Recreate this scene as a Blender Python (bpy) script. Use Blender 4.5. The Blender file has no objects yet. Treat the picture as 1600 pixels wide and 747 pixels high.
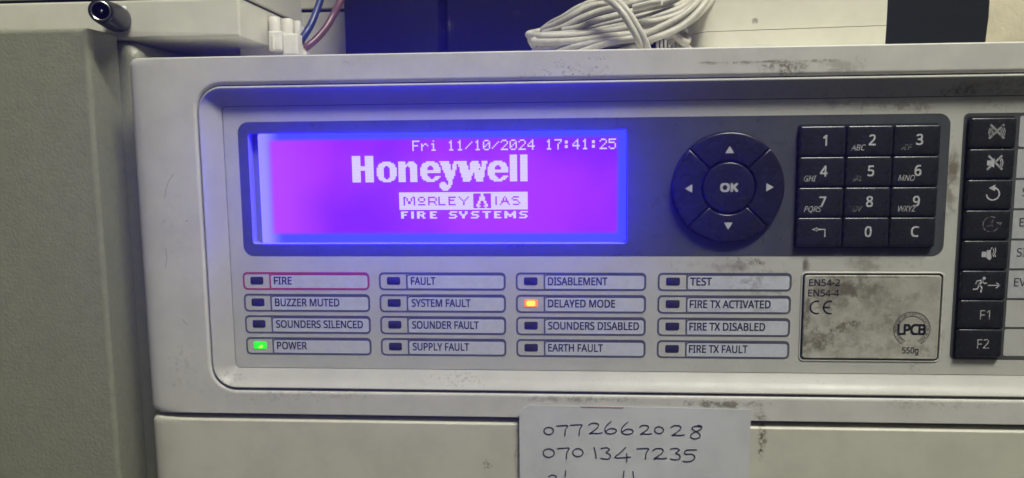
import bpy, bmesh, math, random
from mathutils import Vector, Matrix
random.seed(7)
MM = 0.001
sc = bpy.context.scene

# ------------------------------------------------------------------ camera
# origin: the point of the panel's printed face straight in front of the lens;
# x right, z up, y into the wall; the photo was taken 270 mm from that face
CAM = Vector((0, -270, 0))
CR = Vector((0.99765281, 0.06779145, -0.00965353))
CU = Vector((0.00157069, 0.11828549, 0.99297839))
CF = Vector((-0.06845732, 0.99066284, -0.11790137))
cd = bpy.data.cameras.new('camera')
cam = bpy.data.objects.new('camera', cd)
sc.collection.objects.link(cam)
cd.sensor_width = 36.0
cd.lens = 1180.0 / 1600.0 * 36.0
cd.clip_start = 0.005
cd.clip_end = 20.0
cam.matrix_world = Matrix(((CR.x, CU.x, -CF.x, 0), (CR.y, CU.y, -CF.y, -0.270),
                           (CR.z, CU.z, -CF.z, 0), (0, 0, 0, 1)))
cd.dof.use_dof = True
cd.dof.focus_distance = 0.272
cd.dof.aperture_fstop = 16.0
sc.camera = cam

# ------------------------------------------------------------------ light
w = bpy.data.worlds.new('World')
sc.world = w
w.use_nodes = True
bg = w.node_tree.nodes['Background']
bg.inputs[0].default_value = (0.88, 0.88, 0.82, 1)
bg.inputs[1].default_value = 0.07
sc.view_settings.view_transform = 'Standard'
sc.view_settings.look = 'None'
sc.view_settings.exposure = 0.0
sc.view_settings.gamma = 1.0


def area(name, loc, target, sx, sy, power, col):
    l = bpy.data.lights.new(name, 'AREA')
    l.shape = 'RECTANGLE'
    l.size = sx
    l.size_y = sy
    l.energy = power
    l.color = col
    o = bpy.data.objects.new(name, l)
    o.location = loc
    d = Vector(target) - Vector(loc)
    o.rotation_euler = d.to_track_quat('-Z', 'Y').to_euler()
    sc.collection.objects.link(o)
    return o


# ceiling tube: long in x, above and behind the photographer
area('ceiling_tube_light', (0.58, -0.80, 1.55), (0.05, 0, 0), 0.75, 0.14, 49.0, (1.0, 0.985, 0.87))
sc.cycles.max_bounces = 6
sc.cycles.volume_bounces = 0
sc.cycles.caustics_reflective = False
sc.cycles.caustics_refractive = False


# ------------------------------------------------------------------ materials
def lin(r, g, b):
    f = lambda c: (c / 255 / 12.92) if c <= 10 else ((c / 255 + 0.055) / 1.055) ** 2.4
    return (f(r), f(g), f(b))


def mat(name, col, rough=0.45, metal=0.0, spec=0.5, bump=None, vary=0.06, vscale=60, dirt=None,
        dirtcol=(0.125, 0.092, 0.050), emit=None, estr=0.0, coat=0.0, roughvar=0.0, streak=None, sheen=None):
    """procedural plastic or paint. dirt: (cx, cz, rx, rz, amount, noise scale, threshold) in mm"""
    m = bpy.data.materials.new(name)
    m.use_nodes = True
    nt = m.node_tree
    N, L = nt.nodes, nt.links
    b = N['Principled BSDF']
    b.inputs['Roughness'].default_value = rough
    b.inputs['Metallic'].default_value = metal
    b.inputs['Specular IOR Level'].default_value = spec
    b.inputs['Coat Weight'].default_value = coat
    tc = N.new('ShaderNodeTexCoord')
    base = N.new('ShaderNodeRGB')
    base.outputs[0].default_value = (*col, 1)
    cur = base.outputs[0]

    def noise(scale, detail=4, rgh=0.6, vec=None):
        n = N.new('ShaderNodeTexNoise')
        n.inputs['Scale'].default_value = scale
        n.inputs['Detail'].default_value = detail
        n.inputs['Roughness'].default_value = rgh
        L.new(vec or tc.outputs['Object'], n.inputs['Vector'])
        return n.outputs['Fac']

    def ramp(fac, a, c, lo=0.0, hi=1.0):
        r = N.new('ShaderNodeMapRange')
        r.interpolation_type = 'SMOOTHSTEP'
        r.inputs['From Min'].default_value = a
        r.inputs['From Max'].default_value = c
        r.inputs['To Min'].default_value = lo
        r.inputs['To Max'].default_value = hi
        L.new(fac, r.inputs['Value'])
        return r.outputs[0]

    def math_(op, a, c):
        n = N.new('ShaderNodeMath')
        n.operation = op
        for i, v in enumerate((a, c)):
            if isinstance(v, (int, float)):
                n.inputs[i].default_value = v
            else:
                L.new(v, n.inputs[i])
        return n.outputs[0]

    def mix(fac, a, c):
        n = N.new('ShaderNodeMix')
        n.data_type = 'RGBA'
        for s, v in ((n.inputs[0], fac), (n.inputs[6], a), (n.inputs[7], c)):
            if isinstance(v, float):
                s.default_value = v
            elif isinstance(v, tuple):
                s.default_value = (*v, 1)
            else:
                L.new(v, s)
        return n.outputs[2]
    if vary:
        cur = mix(ramp(noise(vscale, 5, 0.65), 0.35, 0.7, 0.0, 1.0), cur,
                  tuple(c * (1 - vary * 2.2) for c in col))
    tot = None
    for (cx, cz, rx, rz, amt, ns, th) in (dirt or []):
        mp = N.new('ShaderNodeVectorMath')
        mp.operation = 'SUBTRACT'
        L.new(tc.outputs['Object'], mp.inputs[0])
        mp.inputs[1].default_value = (cx * MM, 0, cz * MM)
        ms = N.new('ShaderNodeVectorMath')
        ms.operation = 'MULTIPLY'
        L.new(mp.outputs[0], ms.inputs[0])
        ms.inputs[1].default_value = (1 / (rx * MM), 0, 1 / (rz * MM))
        ln = N.new('ShaderNodeVectorMath')
        ln.operation = 'LENGTH'
        L.new(ms.outputs[0], ln.inputs[0])
        # ragged border: the distance is disturbed by a broad noise
        dd = math_('ADD', ln.outputs['Value'], ramp(noise(230, 3), 0.3, 0.7, -0.4, 0.4))
        fall = ramp(dd, 0.25, 1.15, 1.0, 0.0)
        k = math_('MULTIPLY', math_('MULTIPLY', fall, amt), ramp(noise(ns, 6, 0.75), th, th + 0.12))
        tot = k if tot is None else math_('MAXIMUM', tot, k)
    if tot is not None:
        cur = mix(tot, cur, dirtcol)
    L.new(cur, b.inputs['Base Color'])
    if roughvar:
        L.new(ramp(noise(140, 5, 0.7), 0.3, 0.75, max(0.03, rough - roughvar), rough + roughvar), b.inputs['Roughness'])
    if bump:
        sca, strength, dist = bump
        bn = N.new('ShaderNodeBump')
        bn.inputs['Strength'].default_value = strength
        bn.inputs['Distance'].default_value = dist * MM
        L.new(noise(sca, 3, 0.55), bn.inputs['Height'])
        L.new(bn.outputs[0], b.inputs['Normal'])
    if emit:
        b.inputs['Emission Color'].default_value = (*emit, 1)
        b.inputs['Emission Strength'].default_value = estr
    return m


def worn_mat(name, col, wear, scale):
    """white print rubbed away in flecks, showing the black key underneath"""
    m = mat(name, col, 0.5, vary=0)
    nt = m.node_tree
    N, L = nt.nodes, nt.links
    b = N['Principled BSDF']
    tc = N.new('ShaderNodeTexCoord')
    n = N.new('ShaderNodeTexNoise')
    n.inputs['Scale'].default_value = scale
    n.inputs['Detail'].default_value = 5
    L.new(tc.outputs['Object'], n.inputs['Vector'])
    r = N.new('ShaderNodeMapRange')
    r.inputs['From Min'].default_value = wear
    r.inputs['From Max'].default_value = wear + 0.10
    L.new(n.outputs['Fac'], r.inputs['Value'])
    mx = N.new('ShaderNodeMix')
    mx.data_type = 'RGBA'
    mx.inputs[6].default_value = (0.014, 0.015, 0.019, 1)
    mx.inputs[7].default_value = (*col, 1)
    L.new(r.outputs[0], mx.inputs[0])
    L.new(mx.outputs[2], b.inputs['Base Color'])
    return m


FRAME_DIRT = [(77, 27.2, 7, 1.9, .75, 1500, .45), (50, 28.5, 4.5, .6, .6, 900, .38), (68, 28.5, 9, .55, .75, 900, .40), (84, 28.5, 9, .6, .7, 900, .40), (-2, 29, 3, 1.6, .9, 1200, .51), (12, 30.6, 4, .8, .8, 1200, .50), (2, 26, 17, 3.6, .75, 900, .52), (-4, 30, 12, 2.5, .6, 1300, .59), (57, 28.3, 10, .7, .9, 1100, .47),
              (74, 26.5, 8, 2.6, .95, 1100, .47), (80, 28.3, 17, .5, .6, 900, .42), (95, 27.5, 9, 2.6, .7, 1000, .53),
              (93, 26, 8, 3, .35, 300, .40), (119, 27, 8, 3, .6, 1000, .6), (-72, 31, 13, 1.8, .45, 1300, .53),
              (-142, -30, 6, 30, .25, 700, .55), (6, -89.8, 22, 1.5, .5, 500, .43), (57, -91, 17, 1.6, .75, 700, .41),
              (70, -95, 3, 4, .9, 900, .45), (-142, -80, 8, 10, .25, 700, .51), (128, -90, 20, 2, .4, 700, .47),
              (-100, -90, 40, 3, .25, 700, .50), (-20, 30, 140, 4, .3, 1500, .63)]
SLOPE_DIRT = [(-40, -84, 14, 3.2, .42, 900, .50), (-124.5, -84, 5, 2.2, .6, 900, .50), (-70, -83, 30, 3, .22, 800, .55),
              (10, -83, 30, 2.6, .3, 800, .55), (100, 18, 40, 3, .3, 500, .52), (150, 19, 20, 4, .35, 500, .45),
              (100, -84, 50, 3, .35, 700, .57), (132, 18, 8, 2.5, .8, 600, .45)]
MEMB_DIRT = [(69, -40.9, 3.2, 1.3, .95, 500, .38), (61, -42.2, 6, 1.8, .6, 400, .38), (106, -42, 5, 2.4, .5, 300, .34), (84.8, -41.8, 1.3, 2.4, .8, 300, .3), (60, -42, 8, 2.2, .5, 250, .34), (133.5, -9, 2.4, 5, .8, 250, .36), (105, -41, 5, 3, .4, 250, .34), (62, -41.4, 11, 3.0, .55, 330, .46), (68, -40.8, 3.4, 1.6, .75, 500, .42), (45, -41.5, 12, 2.2, .25, 400, .5),
             (104.5, -40.7, 6.5, 3.3, .55, 330, .40), (85, -42, 1.8, 3, .55, 300, .35), (116, -41, 10, 2.2, .3, 400, .5),
             (133.3, -12, 2.6, 14, .6, 240, .40), (118, 12.9, 9, 2.0, .65, 300, .42), (100, 14, 18, 2.4, .35, 300, .45),
             (126, -78, 5, 2, .35, 400, .48), (148, 13, 14, 2, .35, 600, .5), (72, -48, 9, 7, .4, 300, .46),
             (0, -78, 130, 3, .22, 700, .55), (132.8, -60, 1.8, 20, .35, 400, .5)]
CERT_DIRT = [(99, -50, 8, 4, .8, 420, .36), (94, -52, 4, 6, .6, 420, .36), (86, -58, 1.5, 8, .7, 420, .34), (90, -69, 7, 4, .8, 500, .40), (100, -63, 6, 2, .75, 600, .42), (105, -45.6, 22, .6, .6, 500, .36), (104, -75, 20, .6, .6, 500, .36), (96, -49, 6, 4, .75, 350, .38), (98, -54, 5, 4, .5, 350, .38), (88, -70, 5, 4, .8, 600, .44), (96, -65, 7, 3, .7, 600, .44), (101, -50, 15, 6.5, .62, 260, .40), (112, -54, 16, 8, .36, 300, .42), (92, -52, 7, 9, .5, 320, .42),
             (90, -67, 8, 6, .6, 420, .43), (101, -64, 14, 6, .42, 420, .46), (115, -60, 4.5, 6, .5, 420, .42),
             (104, -70, 20, 6, .32, 380, .42), (127, -72, 5, 4, .4, 400, .45), (108, -58, 24, 15, .18, 500, .40)]
M = {}
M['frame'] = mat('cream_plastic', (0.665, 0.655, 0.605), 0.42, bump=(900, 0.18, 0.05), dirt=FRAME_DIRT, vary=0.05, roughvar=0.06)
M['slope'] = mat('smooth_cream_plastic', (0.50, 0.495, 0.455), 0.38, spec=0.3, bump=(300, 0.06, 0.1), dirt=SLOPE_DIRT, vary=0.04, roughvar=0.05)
M['memb'] = mat('grey_membrane', (0.56, 0.56, 0.51), 0.36, bump=(1500, 0.12, 0.03), dirt=MEMB_DIRT, vary=0.04, roughvar=0.08)
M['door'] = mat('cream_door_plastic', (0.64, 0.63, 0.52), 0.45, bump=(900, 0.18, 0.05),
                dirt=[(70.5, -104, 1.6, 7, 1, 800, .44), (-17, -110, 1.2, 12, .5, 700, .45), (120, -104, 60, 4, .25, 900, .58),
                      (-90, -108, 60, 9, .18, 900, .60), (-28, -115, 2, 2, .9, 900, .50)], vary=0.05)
M['bezel'] = mat('dark_grey_membrane', (0.080, 0.088, 0.096), 0.34, bump=(1500, 0.10, 0.03), vary=0.10, vscale=90, roughvar=0.08,
                 dirt=[(128, -20, 5, 20, .25, 400, .45), (100, 9, 30, 2, .3, 500, .48)], dirtcol=(.16, .14, .11))
M['plate'] = mat('mid_grey_membrane', (0.085, 0.092, 0.092), 0.38, bump=(1500, 0.10, 0.03), vary=0.10, roughvar=0.06)
M['key'] = mat('black_key_rubber', (0.019, 0.0205, 0.023), 0.30, bump=(1800, 0.22, 0.04), vary=0.16, vscale=400, roughvar=0.10, spec=0.5,
               dirt=[(0, 0, 9, 6, .30, 420, .50)], dirtcol=(.060, .054, .045))
M['navkey'] = mat('black_nav_rubber', (0.017, 0.018, 0.022), 0.28, bump=(1800, 0.2, 0.04), vary=0.14, vscale=300, roughvar=0.08)
M['well'] = mat('dark_recess', (0.006, 0.006, 0.008), 0.6, vary=0)
M['groove'] = mat('grimy_groove', (0.10, 0.095, 0.085), 0.6, vary=0.2, vscale=400)
M['rim'] = mat('display_metal_frame', (0.16, 0.16, 0.18), 0.3, vary=0)
M['opening'] = mat('grey_opening_wall', (0.24, 0.24, 0.24), 0.4, vary=0)
M['line'] = mat('blue_grey_print', (0.11, 0.115, 0.150), 0.4, vary=0.08)
M['redline'] = mat('red_print', (0.45, 0.045, 0.10), 0.4, vary=0.08)
M['label'] = mat('label_paper', (0.62, 0.64, 0.70), 0.5, vary=0.05, vscale=300, bump=(800, 0.1, 0.05),
                 dirt=[(66, -47, 8, 5, .4, 300, .45), (66, -58, 14, 5, .25, 300, .48)])
M['ledcell'] = mat('lamp_cell', (0.53, 0.53, 0.50), 0.36, vary=0.03)
M['ledoff'] = mat('unlit_lamp_lens', (0.040, 0.037, 0.062), 0.15, vary=0.1, vscale=500)
M['ink'] = mat('black_print', (0.010, 0.010, 0.018), 0.5, vary=0.0)
M['legend'] = worn_mat('white_key_print', (0.50, 0.51, 0.53), 0.30, 1300)
M['letters'] = worn_mat('rubbed_key_print', (0.42, 0.42, 0.43), 0.36, 900)
M['faded'] = worn_mat('faded_key_print', (0.19, 0.19, 0.185), 0.44, 900)
M['cert'] = mat('clear_window_insert', (0.50, 0.49, 0.42), 0.28, dirt=CERT_DIRT, dirtcol=(0.10, 0.080, 0.045), vary=0.08, vscale=120, roughvar=0.1)
M['card'] = mat('card_insert', (0.50, 0.51, 0.52), 0.42, vary=0.05, vscale=400)
M['cabinet'] = mat('textured_grey_paint', (0.280, 0.286, 0.212), 0.33, bump=(850, 0.8, 0.26), vary=0.06, vscale=300)
M['whitebox'] = mat('white_painted_steel', (0.68, 0.67, 0.56), 0.4, bump=(300, 0.1, 0.1), vary=0.04)
M['casebox'] = mat('cream_case_plastic', (0.84, 0.82, 0.68), 0.42, bump=(700, 0.15, 0.06), vary=0.04,
                   dirt=[(70, 46, 1.2, 1.2, .7, 700, .42), (66, 49, 5, 3, .3, 1200, .6)])
M['wall'] = mat('cream_wall_paint', (0.84, 0.77, 0.55), 0.6, bump=(260, 0.5, 0.5), vary=0.08, vscale=40)
M['dark'] = mat('black_plastic_box', (0.004, 0.004, 0.007), 0.55, spec=0.2, bump=(900, 0.15, 0.06), vary=0.15, vscale=50,
                dirt=[(-55, 57, 4, 3, .5, 900, .50), (-108, 53, 4, 3, .4, 700, .5), (0, 52, 30, 6, .35, 1200, .60), (-22, 62, 3, 2, .4, 900, .5)],
                dirtcol=(.25, .24, .22))
M['charcoal'] = mat('charcoal_box', (0.008, 0.010, 0.013), 0.7, spec=0.2, bump=(1200, 0.2, 0.05), vary=0.1)
M['cable'] = mat('white_cable_sheath', (0.62, 0.60, 0.50), 0.42, vary=0.12, vscale=140, bump=(600, 0.12, 0.05),
                 dirt=[(0, 48, 60, 16, .22, 700, .52)], dirtcol=(.25, .2, .14))
M['bluewire'] = mat('blue_pvc', (0.018, 0.032, 0.13), 0.35, vary=0.05)
M['brownwire'] = mat('brown_pvc', (0.13, 0.055, 0.052), 0.35, vary=0.05)
M['nylon'] = mat('white_nylon', (0.74, 0.72, 0.64), 0.36, vary=0.04, vscale=300)
M['rubber'] = mat('black_rubber', (0.010, 0.011, 0.013), 0.38, vary=0.1, vscale=500, bump=(900, .1, .05))
M['nickel'] = mat('nickel', (0.55, 0.54, 0.50), 0.22, metal=1.0, vary=0)
M['paper'] = mat('note_paper', (0.64, 0.65, 0.67), 0.75, vary=0.05, vscale=70, bump=(1100, 0.25, 0.05),
                 dirt=[(-11, -110, 3, 14, .10, 300, .5)], dirtcol=(.3, .3, .32))
M['redcrayon'] = mat('red_crayon', (0.55, 0.25, 0.27), 0.7, vary=0.1)
M['pen'] = mat('ballpoint_ink', (0.020, 0.022, 0.060), 0.5, vary=0.0)
# light-giving surfaces of the display: blue backlight is far brighter than the red and green
M['backlight'] = mat('blue_backlight', (0.01, 0.01, 0.03), 0.15, vary=0, emit=(0.085, 0.075, 17.0), estr=1.0)
M['pixels_off'] = mat('violet_field', (0.01, 0.01, 0.03), 0.15, vary=0, emit=(0.28, 0.045, 17.0), estr=1.0)
M['pixels_on'] = mat('white_pixels', (0.02, 0.02, 0.03), 0.15, vary=0, emit=(0.78, 0.72, 18.0), estr=1.0)
M['green'] = mat('lit_green_lamp', (0.02, 0.2, 0.02), 0.15, vary=0, emit=(0.02, 1.0, 0.0), estr=1.1)
M['greenhot'] = mat('lit_green_core', (0.02, 0.2, 0.02), 0.15, vary=0, emit=(0.55, 1.5, 0.12), estr=1.2)
M['amber'] = mat('lit_amber_lamp', (0.3, 0.05, 0.01), 0.15, vary=0, emit=(1.1, 0.27, 0.03), estr=1.1)
M['amberhot'] = mat('lit_amber_core', (0.3, 0.05, 0.01), 0.15, vary=0, emit=(1.6, 0.85, 0.03), estr=1.4)


def gradient_emission(m, left, right, x0, x1, amount):
    """emission colour drifts across the display width with some clouding"""
    nt = m.node_tree
    N, L = nt.nodes, nt.links
    b = N['Principled BSDF']
    tc = N.new('ShaderNodeTexCoord')
    sx = N.new('ShaderNodeSeparateXYZ')
    L.new(tc.outputs['Object'], sx.inputs[0])
    r = N.new('ShaderNodeMapRange')
    r.interpolation_type = 'SMOOTHSTEP'
    r.inputs['From Min'].default_value = x0 * MM
    r.inputs['From Max'].default_value = x1 * MM
    L.new(sx.outputs[0], r.inputs['Value'])
    n = N.new('ShaderNodeTexNoise')
    n.inputs['Scale'].default_value = 22
    n.inputs['Detail'].default_value = 1
    L.new(tc.outputs['Object'], n.inputs['Vector'])
    a = N.new('ShaderNodeMath')
    a.operation = 'MULTIPLY_ADD'
    L.new(n.outputs['Fac'], a.inputs[0])
    a.inputs[1].default_value = amount
    L.new(r.outputs[0], a.inputs[2])
    s = N.new('ShaderNodeMath')
    s.operation = 'SUBTRACT'
    s.use_clamp = True
    L.new(a.outputs[0], s.inputs[0])
    s.inputs[1].default_value = amount * 0.5
    mx = N.new('ShaderNodeMix')
    mx.data_type = 'RGBA'
    mx.inputs[6].default_value = (*left, 1)
    mx.inputs[7].default_value = (*right, 1)
    L.new(s.outputs[0], mx.inputs[0])
    L.new(mx.outputs[2], b.inputs['Emission Color'])


gradient_emission(M['backlight'], (0.38, 0.33, 17.0), (0.07, 0.085, 17.0), -112, -104, 0.0)  # pale left end is glare put into the emission colour



def field_emission(m, x0, x1, z0, z1):
    """violet dot field that fades softly into the blue margin; pink clouding, pale glare at the left put into the colour"""
    nt = m.node_tree
    N, L = nt.nodes, nt.links
    b = N['Principled BSDF']
    tc = N.new('ShaderNodeTexCoord')
    sx = N.new('ShaderNodeSeparateXYZ')
    L.new(tc.outputs['Object'], sx.inputs[0])

    def ss(src, a, c):
        r = N.new('ShaderNodeMapRange')
        r.interpolation_type = 'SMOOTHSTEP'
        r.inputs['From Min'].default_value = a
        r.inputs['From Max'].default_value = c
        L.new(src, r.inputs['Value'])
        return r.outputs[0]

    def mul(a, c):
        n = N.new('ShaderNodeMath')
        n.operation = 'MULTIPLY'
        L.new(a, n.inputs[0])
        L.new(c, n.inputs[1])
        return n.outputs[0]

    def mix(f, a, c):
        n = N.new('ShaderNodeMix')
        n.data_type = 'RGBA'
        L.new(f, n.inputs[0])
        for s, v in ((n.inputs[6], a), (n.inputs[7], c)):
            if isinstance(v, tuple):
                s.default_value = (*v, 1)
            else:
                L.new(v, s)
        return n.outputs[2]
    e = 0.9 * MM
    X, Z = sx.outputs[0], sx.outputs[2]
    mask = mul(mul(ss(X, (x0 - .9) * MM, (x0 + 2.2) * MM), ss(X, x1 * MM + e, x1 * MM - e)), mul(ss(Z, z0 * MM - e, z0 * MM + e), ss(Z, z1 * MM + e, z1 * MM - e)))
    n = N.new('ShaderNodeTexNoise')
    n.inputs['Scale'].default_value = 26
    n.inputs['Detail'].default_value = 2
    L.new(tc.outputs['Object'], n.inputs['Vector'])
    violet = mix(ss(n.outputs['Fac'], 0.3, 0.7), (0.24, 0.015, 17.0), (0.42, 0.030, 17.0))
    violet = mix(ss(X, (x0 + 26) * MM, (x0 + 1) * MM), violet, (0.50, 0.06, 17.0))
    margin = mix(ss(X, -104 * MM, -112 * MM), (0.07, 0.085, 17.0), (0.38, 0.33, 17.0))
    L.new(mix(mask, margin, violet), b.inputs['Emission Color'])


# ------------------------------------------------------------------ helpers
def finish(me, sharp=32):
    bm = bmesh.new()
    bm.from_mesh(me)
    bmesh.ops.recalc_face_normals(bm, faces=bm.faces)
    ca = math.radians(sharp)
    for f in bm.faces:
        f.smooth = True
    for e in bm.edges:
        if len(e.link_faces) == 2:
            e.smooth = e.calc_face_angle(0) < ca
    bm.to_mesh(me)
    bm.free()


def link(name, me, m, parent=None, loc=None, kind=None, label=None):
    o = bpy.data.objects.new(name, me)
    sc.collection.objects.link(o)
    if m is not None:
        me.materials.clear()
        me.materials.append(m)
    if parent is not None:
        o.parent = parent
        base = Vector((0, 0, 0))
        p = parent
        while p is not None:
            base += p.location
            p = p.parent
        o.location = Vector(loc or (0, 0, 0)) * MM - base
    elif loc is not None:
        o.location = Vector(loc) * MM
    if kind:
        o['kind'] = kind
    if label:
        o['label'] = label
    return o


def thing(name, label, cat, loc=(0, 0, 0), group=None):
    o = bpy.data.objects.new(name, None)
    sc.collection.objects.link(o)
    o.location = Vector(loc) * MM
    o.empty_display_size = 0.01
    o['label'] = label
    o['category'] = cat
    if group:
        o['group'] = group
    return o


def tag(o, label, cat, group=None):
    o['label'] = label
    o['category'] = cat
    if group:
        o['group'] = group
    return o


def mesh_of(name, verts, faces, sharp=32):
    me = bpy.data.meshes.new(name)
    me.from_pydata([(x * MM, y * MM, z * MM) for x, y, z in verts], [], faces)
    me.update()
    finish(me, sharp)
    return me


def rr(x0, x1, z0, z1, r, n=6):
    pts = []
    for cx, cz, a0 in ((x1 - r, z1 - r, 0), (x0 + r, z1 - r, 90), (x0 + r, z0 + r, 180), (x1 - r, z0 + r, 270)):
        for i in range(n + 1):
            a = math.radians(a0 + 90 * i / n)
            pts.append((cx + r * math.cos(a), cz + r * math.sin(a)))
    return pts


def loft(name, loops, cap_first=False, cap_last=True, sharp=32):
    """loops: list of (points2d, y); all the same length"""
    verts, faces = [], []
    n = len(loops[0][0])
    for pts, y in loops:
        verts += [(x, y, z) for x, z in pts]
    for k in range(len(loops) - 1):
        for i in range(n):
            j = (i + 1) % n
            faces.append((k * n + i, k * n + j, (k + 1) * n + j, (k + 1) * n + i))
    if cap_last:
        faces.append(tuple(range((len(loops) - 1) * n, len(loops) * n)))
    if cap_first:
        faces.append(tuple(range(n - 1, -1, -1)))
    return mesh_of(name, verts, faces, sharp)


def box(name, x0, x1, y0, y1, z0, z1, r=0.6, fil=0.5, steps=3):
    """box with a rounded front (y0) rim and rounded vertical edges"""
    loops = [(rr(x0, x1, z0, z1, r, 4), y1)]
    for i in range(steps + 1):
        a = math.radians(90 * i / steps)
        ins = fil * (1 - math.cos(a))
        loops.append((rr(x0 + ins, x1 - ins, z0 + ins, z1 - ins, max(r - ins, 0.05), 4), y0 + fil * (1 - math.sin(a))))
    return loft(name, loops, cap_first=True)


def ring2d(outer, inner, name, y):
    verts = [(x, y, z) for x, z in outer] + [(x, y, z) for x, z in inner]
    n = len(outer)
    return mesh_of(name, verts, [(i, (i + 1) % n, n + (i + 1) % n, n + i) for i in range(n)])


def strip(name, paths, width, y, closed=False, th=0.0):
    """flat printed strokes (ribbons of constant width) at depth y"""
    verts, faces = [], []
    for p in paths:
        wd = width
        if isinstance(p, tuple) and len(p) == 2 and isinstance(p[0], list):
            p, wd = p
        p = [Vector(q) for q in p]
        k0 = len(verts)
        for i, q in enumerate(p):
            a = p[max(i - 1, 0)]
            b = p[min(i + 1, len(p) - 1)]
            d = (b - a)
            if d.length < 1e-9:
                d = Vector((1, 0))
            d.normalize()
            nrm = Vector((-d.y, d.x)) * wd / 2
            e = Vector((0, 0))
            if i == 0:
                e = -d * wd * 0.35
            if i == len(p) - 1:
                e = d * wd * 0.35
            verts.append((q.x + nrm.x + e.x, y, q.y + nrm.y + e.y))
            verts.append((q.x - nrm.x + e.x, y, q.y - nrm.y + e.y))
        for i in range(len(p) - 1):
            a = k0 + 2 * i
            faces.append((a, a + 1, a + 3, a + 2))
    me = bpy.data.meshes.new(name)
    me.from_pydata([(x * MM, yy * MM, z * MM) for x, yy, z in verts], [], faces)
    me.update()
    return me


def polys(name, plist, y):
    verts, faces = [], []
    for p in plist:
        k = len(verts)
        verts += [(x, y, z) for x, z in p]
        faces.append(tuple(range(k, k + len(p))))
    me = bpy.data.meshes.new(name)
    me.from_pydata([(a * MM, b * MM, c * MM) for a, b, c in verts], [], faces)
    me.update()
    return me


def join(name, meshes):
    bm = bmesh.new()
    for m in meshes:
        bm.from_mesh(m)
    me = bpy.data.meshes.new(name)
    bm.to_mesh(me)
    bm.free()
    return me


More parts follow.
